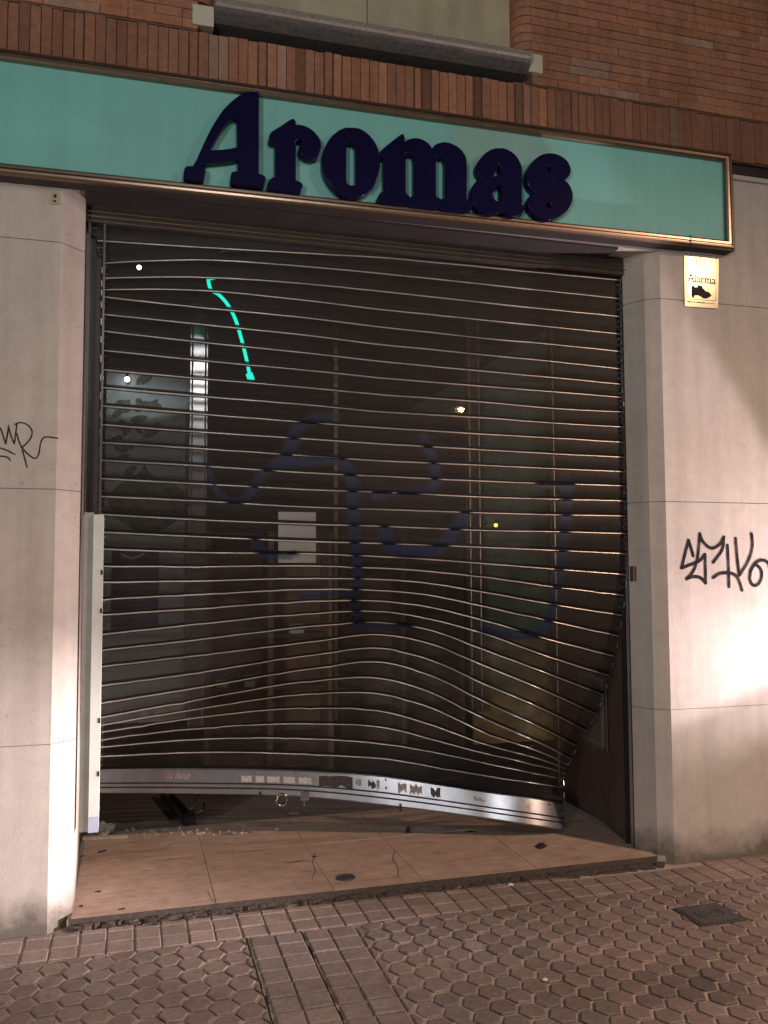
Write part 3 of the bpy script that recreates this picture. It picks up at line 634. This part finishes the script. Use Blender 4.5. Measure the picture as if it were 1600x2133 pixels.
for i, k in enumerate(KS):
    X = PX[k][0]+(PX[k][7]-PX[k][0])*U; LX[k] = X; LY[k] = herm(PX[k], PY[k], X); dd = herm(PX[k], D[i], X)
    rk = random.Random(100+k); q = .9 if k > 14 else .4; jit = sum(rk.gauss(0, .34*q/(1+h*.12))*np.sin(2*math.pi*(h*U+rk.random())) for h in range(3, 22)); dent = sum(rk.uniform(-1.2, 2.4)*(1.7 if k > 14 else .4)*np.exp(-np.abs(U-rk.random())/.012) for _ in range(4))
    LY[k] = LY[k]+(jit+dent)*(.5 if k < 30 else .06)
    LP[k] = np.array([aY(x, y, max(Y0, d)) for x, y, d in zip(X, LY[k], dd)])
# spray-painted loops across the slats
SPRAY = [([(426,950),(450,1018),(476,1042),(511,1038),(546,990),(575,968),(600,958)], 11, 24), ([(585,965),(600,940),(612,910),(622,890),(650,877),(700,868)], 30, 20), ([(600,965),(660,960),(715,962)], 28, 16),
 ([(712,962),(733,1000),(735,1060),(740,1130),(746,1200),(738,1250),(748,1290)], 28, 20), ([(882,915),(900,955),(906,1000),(900,1018)], 22, 24), ([(905,1020),(860,1024),(828,1022)], 16, 14), ([(782,1030),(806,1026)], 22, 22),
 ([(530,1125),(548,1152),(590,1158),(615,1152)], 24, 14), ([(800,1105),(815,1140),(860,1150),(915,1140),(950,1100),(970,1068)], 30, 26), ([(630,1240),(700,1235),(745,1240)], 16, 12),
 ([(1178,1005),(1178,1080),(1166,1180),(1152,1262),(1128,1312),(1090,1322),(1050,1318),(1005,1310)], 30, 20), ([(1120,1008),(1195,1008)], 14, 14), ([(740,1300),(800,1305),(860,1300)], 18, 12)]
SPR = []
for pts, w0, w1 in SPRAY:
    q = np.array(spline(pts, 8)); SPR.append((q, np.linspace(w0, w1, len(q))/2))
def paint(xs, ys):
    out = np.zeros(len(xs))
    for q, w in SPR:
        m = (xs > q[:, 0].min()-40) & (xs < q[:, 0].max()+40) & (ys > q[:, 1].min()-40) & (ys < q[:, 1].max()+40)
        if m.any():
            d = np.sqrt((xs[m][:, None]-q[:, 0])**2+(ys[m][:, None]-q[:, 1])**2)/w; e = d.min(1)
            out[m] = np.maximum(out[m], np.clip((1.2-e)/.5, 0, 1))
    return out
sh = tag(empty('roller_shutter', (1.2, .18, .04)), 'bent see-through metal roller shutter rammed inwards at its foot', 'shutter')
def ps(o): o.matrix_parent_inverse = Matrix.Translation((-1.2, -.18, -.04)); return o
VR = (0, .07, .12, .36, .60, .78, .82, 1.0); SOL = (1, 1, 0, 0, 0, 0, 1, 1)
NRM = {}
for k in KS[:-1]:
    A, B = LP[k], LP[k+1]; t = np.gradient(A, axis=0); n = np.cross(t, B-A); n /= np.linalg.norm(n, axis=1)[:, None]
    n *= np.where(n[:, 1:2] > 0, -1, 1); NRM[k] = n
for k in KS[:-2]:
    A, B, n = LP[k], LP[k+1], NRM[k]; V, pa, so, fac, mi = [], [], [], [], []
    for r, v in enumerate(VR):
        V.append(A*(1-v)+B*v+n*(.0055*math.sin(math.pi*v)+(.0 if v else 0))); pa.append(paint(LX[k]*(1-v)+LX[k+1]*v, LY[k]*(1-v)+LY[k+1]*v)*(.8 if 0 < v < .82 else .95)); so.append(np.full(NU, SOL[r], float))
    for r in range(len(VR)-1):
        for i in range(NU-1):
            a = r*NU+i; fac.append((a, a+1, a+NU+1, a+NU)); mi.append(0)
    base = len(VR)*NU; SD = 7; lr = .0038
    up = B-A; up /= np.linalg.norm(up, axis=1)[:, None]; ap_ = paint(LX[k], LY[k])
    for q in range(SD):
        c, s = math.cos(2*math.pi*q/SD), math.sin(2*math.pi*q/SD); V.append(A+n*(.0035+lr*c)+up*(lr*s)); pa.append(ap_); so.append(np.ones(NU))
    for q in range(SD):
        for i in range(NU-1):
            a = base+q*NU+i; b2 = base+((q+1) % SD)*NU+i; fac.append((a, a+1, b2+1, b2)); mi.append(1)
    V = np.concatenate(V); pa = np.concatenate(pa); so = np.concatenate(so)
    me = bpy.data.meshes.new('slat'); me.from_pydata(V.tolist(), [], fac)
    for nm, arr in (('paint', pa), ('solid', so)):
        at = me.attributes.new(nm, 'FLOAT', 'POINT'); at.data.foreach_set('value', arr.astype('f'))
    me.polygons.foreach_set('material_index', mi)
    o = ps(link('slat', me, ['sheet', 'slatlip'], sh, True))
    # end hooks that run in the guide
    for e, d in ((-1, 1), (0, -1)):
        b = bmesh.new(); i2 = -6 if e == -1 else 5
        dirv = Vector(A[e]-A[i2]).normalized(); c0 = Vector(A[e]*.55+B[e]*.45)+Vector(n[e])*.004
        s1 = Vector(B[e]-A[e]).normalized()*.017
        q = [c0-dirv*.022, c0+dirv*.008]
        tube(b, [q[0]-s1, q[1]-s1], .0042, 6); tube(b, [q[0]+s1, q[1]+s1], .0042, 6); tube(b, [q[1]-s1, q[1]+s1], .0035, 6)
        h = bmobj('end_hook', b, 'chrome', o); h.matrix_parent_inverse = Matrix.Identity(4)
b = bmesh.new(); rg = random.Random(21)
for _ in range(42):
    k = rg.choice(KS[6:-3]); i = rg.randrange(6, NU-6); v = rg.choice((.0, rg.random())); c0 = Vector(LP[k][i]*(1-v)+LP[k+1][i]*v+NRM[k][i]*.010); s = rg.uniform(.0016, .0036)
    d = [Vector((rg.uniform(-1, 1), rg.uniform(-1, 1), rg.uniform(-1, 1))).normalized()*s for _ in range(4)]; q = [b.verts.new(c0+w) for w in d]
    for f in ((0, 1, 2), (0, 2, 3), (0, 3, 1), (1, 3, 2)): b.faces.new([q[j] for j in f])
ps(tag(bmobj('glass_crumbs', b, 'paper', sh), kind='stuff'))  # white chips stand in for glints of broken glass on the slats
# bottom bar
BA, BB = LP[30], LP[31]; bn = NRM[30]; bx = LX[30]
def barpt(px, v, off):
    f = lambda arr: np.array([np.interp(px, bx, arr[:, c]) for c in range(3)])
    a, b2, n = f(BA), f(BB), f(bn); return a*(1-v)+b2*v+n*off
prof = [(0, -.014, 0), (0, .010, 0), (.05, .015, 0), (.545, .015, 0), (.55, .006, 1), (.60, .006, 0), (.605, .015, 0), (.72, .015, 0), (.725, .006, 1), (.775, .006, 0), (.78, .017, 0), (.96, .017, 0), (1.0, .010, 0), (1.0, -.014, 0)]
b = bmesh.new(); rows = [[b.verts.new(BA[i]*(1-v)+BB[i]*v+bn[i]*o) for i in range(NU)] for v, o, _ in prof]; m = len(rows[0])
for r in range(len(prof)):
    A, B = rows[r], rows[(r+1) % len(prof)]
    for i in range(m-1): b.faces.new((A[i], A[i+1], B[i+1], B[i])).material_index = 1 if prof[r][2] else 0
b.faces.new([r[0] for r in rows]); b.faces.new([r[-1] for r in rows][::-1])
bar = ps(bmobj('bottom_bar', b, ['bar', 'groove'], sh, True)); bar.data.set_sharp_from_angle(angle=.35); I4 = Matrix.Identity(4)
def patch(name, x0, x1, v0, v1, m, jag=0):
    b = bmesh.new(); n = 6; rr = random.Random(int(x0)); top, bot = [], []
    for i in range(n+1):
        x = x0+(x1-x0)*i/n
        top.append(b.verts.new(barpt(x, v0+rr.uniform(-jag, jag), .0156))); bot.append(b.verts.new(barpt(x, v1+rr.uniform(-jag, jag), .0156)))
    fs = [b.faces.new((top[i], top[i+1], bot[i+1], bot[i])) for i in range(n)]
    r_ = bmesh.ops.extrude_face_region(b, geom=fs); bmesh.ops.translate(b, verts=[q for q in r_['geom'] if isinstance(q, bmesh.types.BMVert)], vec=(0, .0012, 0))
    o = bmobj(name, b, m, bar); o.matrix_parent_inverse = I4; return o
for x0, x1 in ((502, 524), (532, 550), (556, 582), (590, 614), (622, 648), (1086, 1102)): patch('sticker', x0, x1, .26, .50, 'stickergrey', .02)
for x0, x1, v0, v1 in ((342, 360, .22, .38), (364, 378, .2, .36), (380, 396, .18, .42), (664, 734, .14, .52), (740, 752, .2, .45), (766, 782, .22, .42), (784, 790, .2, .48), (828, 846, .2, .45), (853, 878, .16, .46), (896, 916, .2, .46), (985, 1010, .3, .42)):
    patch('scuff', x0, x1, v0, v1, 'scuffdark' if x0 in (664, 766, 896) else 'scuffgrey', .09)
for x, v in ((803, .12), (803, .40), (1140, .15), (1163, .3)): patch('rivet', x-1.6, x+1.6, v-.04, v+.04, 'groove')
# lock ring, latch and stops hanging from the bar
p = Vector(barpt(586, 1.0, .012)); b = bmesh.new(); tube(b, [(p.x+.030*math.cos(a), p.y-.006, p.z-.022+.030*math.sin(a)) for a in np.linspace(0, 2*math.pi, 26, False)], .0105, 8, closed=True)
o = bmobj('lock_ring', b, 'chrome', bar, True); o.matrix_parent_inverse = I4
p = Vector(barpt(632, 1.0, .012)); b = bmesh.new(); box(b, p.x-.024, p.x+.024, p.y-.016, p.y+.012, p.z-.016, p.z+.030); box(b, p.x-.004, p.x+.004, p.y-.010, p.y-.002, p.z-.045, p.z-.014); bevel(b, .003)
o = bmobj('latch', b, 'bar', bar); o.matrix_parent_inverse = I4
for x in (541, 832):
    p = Vector(barpt(x, 1.0, .012)); b = bmesh.new(); tube(b, [p+Vector((0, -.004, .02)), p+Vector((0, -.006, -.02))], .007, 8); o = bmobj('stop_peg', b, 'darkmetal', bar); o.matrix_parent_inverse = I4
# housing above, guides at the sides
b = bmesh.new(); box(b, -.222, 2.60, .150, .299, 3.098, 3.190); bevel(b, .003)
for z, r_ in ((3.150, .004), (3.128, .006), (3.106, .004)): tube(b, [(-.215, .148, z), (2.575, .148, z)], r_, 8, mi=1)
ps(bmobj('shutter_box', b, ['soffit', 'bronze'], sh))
zc = aY(200, 1072, .12)[2]; zl = aY(194, 1733, .12)[2]; zm = aY(194, 1700, .12)[2]
b = bmesh.new(); box(b, -.209, -.199, .140, .215, zc, 3.095); box(b, -.199, -.134, .20, .215, zc, 3.095, 1); box(b, -.143, -.134, .142, .160, zc, 3.095); bevel(b, .0015)
ps(bmobj('guide_rail', b, ['chrome', 'darkmetal'], sh))
b = bmesh.new(); box(b, -.204, -.164, .128, .215, zl, zc+.01, 1); box(b, -.164, -.122, .108, .215, zm, zc)
bevel(b, .004, 2); box(b, -.1645, -.1225, .110, .213, zl, zm-.001, 2)
for z in (zl+.24, zl+.47, zl+.95, zl+1.12): box(b, -.130, -.121, .106, .114, z, z+.022, 3)
ps(bmobj('guide_cover', b, ['whitepaint', 'greysteel', 'bluegrey', 'litter'], sh))
b = bmesh.new(); box(b, 2.556, 2.598, .164, .170, .04, 3.095); box(b, 2.588, 2.598, .170, .240, .04, 3.095); box(b, 2.556, 2.598, .240, .25, .04, 3.095); bevel(b, .001)
ps(bmobj('guide_rail', b, 'darkmetal', sh))
p = aY(1330, 1195, .15); b = bmesh.new(); box(b, 2.558, 2.585, .120, .163, p[2]-.04, p[2]+.04); bevel(b, .004); ps(bmobj('lock_case', b, 'brownpanel', sh))

# ------------------------------------------------------------------ the glazed shopfront behind, and what can be made out inside
GY = 1.285
sf = tag(empty('shop_window', (1.2, GY, .03)), 'dark glazed shop front with slim bronze uprights behind the shutter', 'shop front')
def pf_(o): o.matrix_parent_inverse = Matrix.Translation((-1.2, -GY, -.03)); return o
MU = []
for x0, x1 in ((395, 431), (694, 702), (972, 999), (1146, 1166)):
    a, c = aY(x0, 900, GY)[0], aY(x1, 900, GY)[0]; MU.append((a, c)); z0 = .034 if x0 > 1100 else .60; b = bmesh.new(); box(b, a, c, GY-.025, GY+.03, z0, 3.19); bevel(b, .003)
    if c-a > .05: tube(b, [(a+.012, GY-.026, z0+.006), (a+.012, GY-.026, 3.18)], .006, 6); tube(b, [(c-.012, GY-.026, z0+.006), (c-.012, GY-.026, 3.18)], .006, 6)
    pf_(bmobj('upright', b, 'chrome' if x0 == 395 else 'bronze', sf))
for x0, x1, z0, z1 in ((-.25, 2.735, 3.12, 3.19), (MU[3][1], 2.735, .034, .10)):
    b = bmesh.new(); box(b, x0, x1, GY-.02, GY+.025, z0, z1); bevel(b, .003); pf_(bmobj('rail', b, 'bronze', sf))
def pane(x0, x1, zb_, zt_, jag=None):
    b = bmesh.new(); pts = [(x1, zt_), (x0, zt_)]; rj = random.Random(5)
    if jag:
        n = 14; pts += [(x0+(x1-x0)*i/n, zb_+rj.uniform(-.12, .12)) for i in range(n+1)]
    else: pts += [(x0, zb_), (x1, zb_)]
    poly_y(b, pts, GY-.003, GY+.003); pf_(bmobj('glass_pane', b, 'glass', sf))
pane(-.245, MU[0][0], .62, 3.12, 1); pane(MU[1][1], MU[2][0], .62, 3.12, 1); pane(MU[2][1], MU[3][0], .62, 3.12, 1); pane(MU[3][1], 2.735, .10, 3.12)

PYY = 1.42
def quad_px(name, x0, y0, x1, y1, Y, m, parent=None, th=.006):
    a, c = aY(x0, y0, Y), aY(x1, y1, Y); b = bmesh.new(); box(b, a[0], c[0], Y, Y+th, c[2], a[2]); return bmobj(name, b, m, parent)
po = tag(empty('window_panel', (0, PYY, .5)), 'tall grey display board with olive medallions behind the left pane', 'poster')
def pp_(o): o.matrix_parent_inverse = Matrix.Translation((0, -PYY, -.5)); return o
pp_(quad_px('board', 222, 770, 393, 1500, PYY, 'posterbg', po, .012))
def motif(pts, m, d, name='motif'):
    b = bmesh.new(); poly_y(b, [(q[0], q[2]) for q in (aY(x, y, PYY-d) for x, y in spline(pts, 5, True))], PYY-d, PYY-d+.001); return pp_(bmobj(name, b, m, po))
motif([(300, 965), (306, 975), (320, 992), (350, 1002), (380, 1020), (394, 1045), (380, 1075), (345, 1100), (318, 1112), (300, 1113), (275, 1100), (240, 1078), (226, 1045), (240, 1015), (275, 995), (296, 978)], 'olive', .003, 'medallion')
motif([(300, 1018), (325, 1012), (352, 1030), (350, 1058), (325, 1070), (302, 1060), (292, 1038)], 'oliveL', .005, 'medallion_heart')
rm = random.Random(4)
for cx, cy, n, sx_, sy_ in ((265, 950, 5, 16, 20), (255, 895, 6, 26, 14), (300, 895, 6, 22, 16), (265, 848, 7, 34, 12), (315, 842, 4, 18, 8), (305, 792, 4, 20, 12)):
    for _ in range(n):
        x, y = cx+rm.gauss(0, sx_*.7), cy+rm.gauss(0, sy_*.7); r1, r2, an = rm.uniform(8, 18), rm.uniform(4, 9), rm.uniform(0, 3.1)
        if 228 < x-14 and x+14 < 388: motif([(x+r1*math.cos(t)*math.cos(an)-r2*math.sin(t)*math.sin(an), y+r1*math.cos(t)*math.sin(an)+r2*math.sin(t)*math.cos(an)) for t in np.linspace(0, 2*math.pi, 7, False)+rm.random()], 'olive', .003+rm.random()*.004, 'leaf_motif')
pp_(quad_px('violet_field', 233, 1148, 330, 1312, PYY-.003, 'violet', po, .001))
motif([(252, 1152), (275, 1160), (300, 1152), (296, 1158), (275, 1166), (256, 1158)], 'posterbg', .005, 'arch')
o = tag(quad_px('window_panel', 1004, 790, 1146, 1325, PYY, 'greenprint', None, .012), 'dim greenish poster hung beyond the glass at the right', 'poster')
o = tag(quad_px('window_panel', 985, 1332, 1165, 1540, PYY+.05, 'gold', None, .02), 'dull gold panel added for a yellowish glow low behind the right part of the shutter', 'poster')  # added panel: a yellowish glow on the slats put into its colour
o = tag(quad_px('paper_notice', 580, 1066, 658, 1172, GY-.006, 'paper', None, .0012), 'blank white sheet of paper taped to the glass mid window', 'paper notice')
# lamps, and glowing stand-ins added for a neon reflection and a mirrored street lamp
b = bmesh.new(); NY = .74; path = [(434, 582), (436, 594), (441, 605), (456, 614), (474, 634), (490, 664), (503, 706), (513, 746), (520, 780)]
tube(b, [aY(x, y, NY) for x, y in spline(path, 6)], .0095, 8); tube(b, [aY(519, 778, NY), aY(524, 793, NY)], .019, 10); tube(b, [aY(434, 582, NY), aY(448, 580, NY)], .006, 8)
tag(bmobj('neon_reflection', b, 'neon', None, True), 'curved cyan tube standing in for a neon reflection seen through the shutter', 'neon reflection')
for (px, py, Y, r, lab, mk) in ((265, 790, 1.36, .016, 'bare glowing white bulb above the display board', 'bulb'), (290, 557, .62, .012, 'small white lamp glinting under the porch ceiling', 'bulb'), (1033, 1094, 1.36, .013, 'small amber ball standing in for a mirrored street lamp before the greenish poster', 'amberglint')):
    p = Vector(aY(px, py, Y)); lb = tag(empty('lamp_glow', p), lab, 'lamp')
    b = bmesh.new(); bmesh.ops.create_uvsphere(b, u_segments=16, v_segments=10, radius=r); bmobj('bulb', b, mk, lb, True)
    b = bmesh.new(); tube(b, [(0, 0, r*.8), (0, 0, r*3)], r*.6, 10); bmobj('socket', b, 'chrome', lb)
# shelving deep in the shop
def shelf(px0, px1, Y, zs, label):
    a, c = aY(px0, 1100, Y)[0], aY(px1, 1100, Y)[0]; t = tag(empty('display_shelf', ((a+c)/2, Y, .03)), label, 'shelf'); w = (c-a)/2
    for s in (-1, 0, 1): b = bmesh.new(); box(b, s*w-.02, s*w+.02, 0, .3, 0, 1.75); bmobj('upright', b, 'tan', t)
    for z in zs: b = bmesh.new(); box(b, -w+.021, -.021, .0, .3, z, z+.025); box(b, .021, w-.021, .0, .3, z, z+.025); bmobj('shelf_board', b, 'brownpanel', t)
    b = bmesh.new(); box(b, -w, w, .301, .32, 0, 1.75); bmobj('back_panel', b, 'tan', t)
    return a, c
sa, sc_ = shelf(435, 690, 2.3, (.25, .62, .99, 1.36, 1.70), 'brown wooden shelf unit dimly visible behind the paper notice')
shelf(715, 960, 3.0, (.3, .7, 1.1, 1.5), 'far brown shelf unit dimly visible left of the middle upright')
for k, (f, z, w, h, m, lab) in enumerate(((.12, .645, .10, .16, 'violet', 'violet carton on a low board of the shelf unit'), (.34, .645, .09, .12, 'tan', 'tan carton beside the violet one on the shelf unit'), (.72, 1.015, .12, .10, 'greenprint', 'green carton on the middle board of the shelf unit'))):
    b = bmesh.new(); X = sa+(sc_-sa)*f; box(b, X-w/2, X+w/2, 2.34, 2.46, z+.001, z+h); bevel(b, .003); box(b, X-w/2+.01, X+w/2-.01, 2.338, 2.3405, z+.02, z+h*.55, 1); tag(bmobj('carton', b, [m, 'posterbg']), lab, 'box', 'cartons on the shelf unit')
# framed notice on the dark porch wall
n0 = aX(1268, 1569, 2.625); nf = tag(empty('notice_frame', tuple(n0)), 'grey framed notice on the dark porch wall beside the torn shutter edge', 'notice')
b = bmesh.new(); v = [(0, 0, 0), (.050, .42, 0), (.050, .42, .44), (0, 0, .44)]
def fr_q(i0, i1, off, m, name):
    b = bmesh.new(); P = lambda s, t: Vector((.050*s-off, .42*s, .44*t))
    q = [P(i0, i0*.6), P(i1, i0*.6), P(i1, 1-i0*.6), P(i0, 1-i0*.6)]
    f = b.faces.new([b.verts.new(p) for p in q]); r_ = bmesh.ops.extrude_face_region(b, geom=[f]); bmesh.ops.translate(b, verts=[w for w in r_['geom'] if isinstance(w, bmesh.types.BMVert)], vec=(.006, 0, 0)); bmobj(name, b, m, nf)
fr_q(0, 1, .010, 'noticegrey', 'frame'); fr_q(.10, .90, .013, 'noticepale', 'border'); fr_q(.16, .84, .0155, 'noticegrey', 'sheet')

# ------------------------------------------------------------------ debris of the break-in
a, c = aZ(345, 1660, ZF), aZ(395, 1718, ZF); a[2] = c[2] = ZF
t = tag(empty('metal_channel', tuple(c)), 'dark metal channel lying on the floor under the bar with a black cap', 'metal channel')
d = Vector(a-c); ln = d.length; ang = math.atan2(d.y, d.x); t.rotation_euler = (0, 0, ang-math.pi/2)
b = bmesh.new(); box(b, -.03, .03, 0, ln, .0, .004); box(b, -.03, -.026, 0, ln, .004, .045); box(b, .026, .03, 0, ln, .004, .045); bevel(b, .001); bmobj('channel', b, 'chanmetal', t)
b = bmesh.new(); box(b, -.034, .034, -.02, .05, .001, .05); bevel(b, .004); bmobj('end_cap', b, 'black', t)
p = aZ(408, 1693, ZF); t = tag(empty('bent_bracket', tuple(p)), 'small twisted steel bracket beside the dark channel', 'bracket')
b = bmesh.new(); tube(b, [(-.05, 0, .012), (-.01, -.03, .008), (.04, -.02, .012), (.05, .02, .05)], .007, 6); tube(b, [(-.03, .01, .02), (.0, .03, .06), (.02, .0, .11), (.035, .02, .17)], .006, 6); bmobj('twisted_bar', b, 'chrome', t)
b = bmesh.new(); box(b, -.05, .045, -.045, -.02, .0, .008); bevel(b, .002); bmobj('foot', b, 'bar', t)
a, c = aZ(172, 1750, ZF), aZ(266, 1745, ZF)
b = bmesh.new(); d = (c-a); box(b, a[0], c[0], a[1]-.012, a[1]+.02, ZF+.001, ZF+.012)
for q in b.verts: q.co.y += (q.co.x-a[0])/d[0]*d[1]
bevel(b, .003); tag(bmobj('broken_strip', b, 'rubble'), 'thin pale strip broken off beside the left wall', 'broken trim')
p = aZ(218, 1738, ZF); rr = random.Random(9); b = bmesh.new(); bmesh.ops.create_icosphere(b, subdivisions=3, radius=.045)
for q in b.verts:
    n = noise.noise(q.co*38+Vector((3, 1, 4))); q.co *= 1+.55*n; q.co.z = max(-.03, q.co.z*.75)
bmesh.ops.translate(b, verts=b.verts, vec=(p[0], p[1], ZF+.031)); tag(bmobj('crumpled_fragment', b, 'rubble'), 'crumpled pale fragment on the floor at the foot of the left wall', 'debris')
b = bmesh.new()
for k in range(60):
    p = aZ(rr.choice((rr.gauss(330, 70), rr.uniform(215, 520))), rr.gauss(1733, 5), ZF); s = abs(rr.gauss(.004, .0035))+.002; blob(b, p[0], p[1], ZF-.001, s*1.4, s, .004+s*.4, rr, 6, rr.uniform(0, 3))
tag(bmobj('glass_crumbs', b, 'rubble'), kind='stuff')
def scrap(px, py, Z, rx, ry, h, m, name, lab, cat, rot=0):
    p = aZ(px, py, Z); b = bmesh.new(); bmesh.ops.create_icosphere(b, subdivisions=3, radius=1)
    for q in b.verts:
        n = noise.noise(q.co*2.6+Vector((px, py, 1))); q.co *= 1+.6*n; q.co.x *= rx; q.co.y *= ry; q.co.z = max(-.02*h, q.co.z*h)
    bmesh.ops.rotate(b, verts=b.verts, matrix=Matrix.Rotation(rot, 3, 'Z')); bmesh.ops.translate(b, verts=b.verts, vec=(p[0], p[1], Z+.001)); return tag(bmobj(name, b, m), lab, cat)
scrap(1128, 1764, ZF, .036, .022, .018, 'litter', 'litter_scrap', 'black crumpled scrap on the lit doorstep right of the bar', 'litter', .7)
scrap(850, 1735, ZF, .014, .008, .035, 'litter', 'dead_leaf', 'small dark curled leaf standing on the doorstep below the bar', 'leaf')
scrap(1064, 1844, 0, .013, .009, .008, 'paper', 'litter_scrap', 'white scrap on the square tiles below the step', 'litter')
scrap(265, 1914, 0, .009, .007, .006, 'paper', 'litter_scrap', 'tiny white scrap by the step near the left pier', 'litter')
scrap(1135, 2042, 0, .010, .007, .007, 'paper', 'litter_scrap', 'pale scrap lying among the hexagon pavers', 'litter')
scrap(1296, 1797, 0, .024, .014, .022, 'kerbdirt', 'mortar_lump', 'broken lump of dirty mortar at the right foot of the step', 'rubble')
scrap(324, 1926, 0, .016, .007, .004, 'litter', 'litter_scrap', 'small black smear of litter on the left square tiles', 'litter')
p = aZ(612, 1695, ZF); b = bmesh.new(); box(b, p[0]-.03, p[0]+.03, p[1]-.02, p[1]+.02, ZF+.001, ZF+.005); bevel(b, .002); tag(bmobj('brass_tag', b, 'tan'), 'small yellowish piece lying in the shade beneath the bar', 'debris')

# ------------------------------------------------------------------ night light
w = bpy.data.worlds.new('World'); S.world = w; w.use_nodes = True; nt = w.node_tree; bg = nt.nodes['Background']
sky = nt.nodes.new('ShaderNodeTexSky'); sky.sky_type = 'NISHITA'; sky.sun_disc = False; sky.sun_elevation = math.radians(1.0); sky.sun_rotation = math.radians(200); nt.links.new(sky.outputs[0], bg.inputs[0]); bg.inputs[1].default_value = .012
def lamp(name, typ, loc, power, col, rad=.1, aim=None, cone=None, blend=.5):
    l = bpy.data.lights.new(name, typ); l.energy = power; l.color = col; l.shadow_soft_size = rad
    o = bpy.data.objects.new(name, l); COL.objects.link(o); o.location = loc
    if aim is not None: o.rotation_euler = (Vector(aim)-Vector(loc)).to_track_quat('-Z', 'Y').to_euler()
    if cone: l.spot_size = math.radians(cone); l.spot_blend = blend
    return o
#LIGHTS
lamp('street_lamp_right', 'SPOT', (7.1, -6.0, 5.5), 2250, (1, .665, .485), .16, (1.6, -.8, -.4), 58, 1)
lamp('street_lamp_front', 'POINT', (.97, -6.2, 4.25), 230, (1, .97, .96), .10)
lamp('street_glow_left', 'POINT', (-4.5, -9.0, 2.2), 960, (1, .99, .97), .5)
lamp('wall_beam', 'SPOT', (4.6, -.5, .90), 440, (1, .80, .84), .035, (4.6-.936, -.5-.108, .90+.335), 69, .14)
lamp('wall_beam_core', 'SPOT', (4.6, -.5, .90), 260, (1, .86, .88), .05, (2.75, .0, .93), 34, 1)
lamp('car_headlight', 'SPOT', (6.0, -2.4, .72), 5000, (1, .86, .87), .07, (-.33, .05, .46), 14.5, 1)
lamp('shop_lamp', 'SPOT', aY(290, 563, .62), 26, (.90, .97, 1), .02, (.10, 1.42, 1.2), 92, .6)
lamp('far_lamp', 'POINT', (0, 0, 0), 160, (1, .62, .2), .10)
fl = [o for o in COL.objects if o.name.startswith('far_lamp')]
for o, (px, py, dist) in zip(fl, ((960, 852, 30),)):    # far street lamps mirrored in the glass
    hit = aY(px, py, GY); d = ray(px, py); d = np.array([d[0], -d[1], d[2]]); d /= np.linalg.norm(d); o.location = hit+d*dist

S.view_settings.view_transform = 'Standard'; S.view_settings.look = 'None'; S.view_settings.exposure = 0; S.view_settings.gamma = 1
S.render.engine = 'CYCLES'; S.cycles.use_denoising = True; S.cycles.max_bounces = 6; S.cycles.transparent_max_bounces = 16; S.cycles.sample_clamp_indirect = 4; S.cycles.caustics_reflective = False
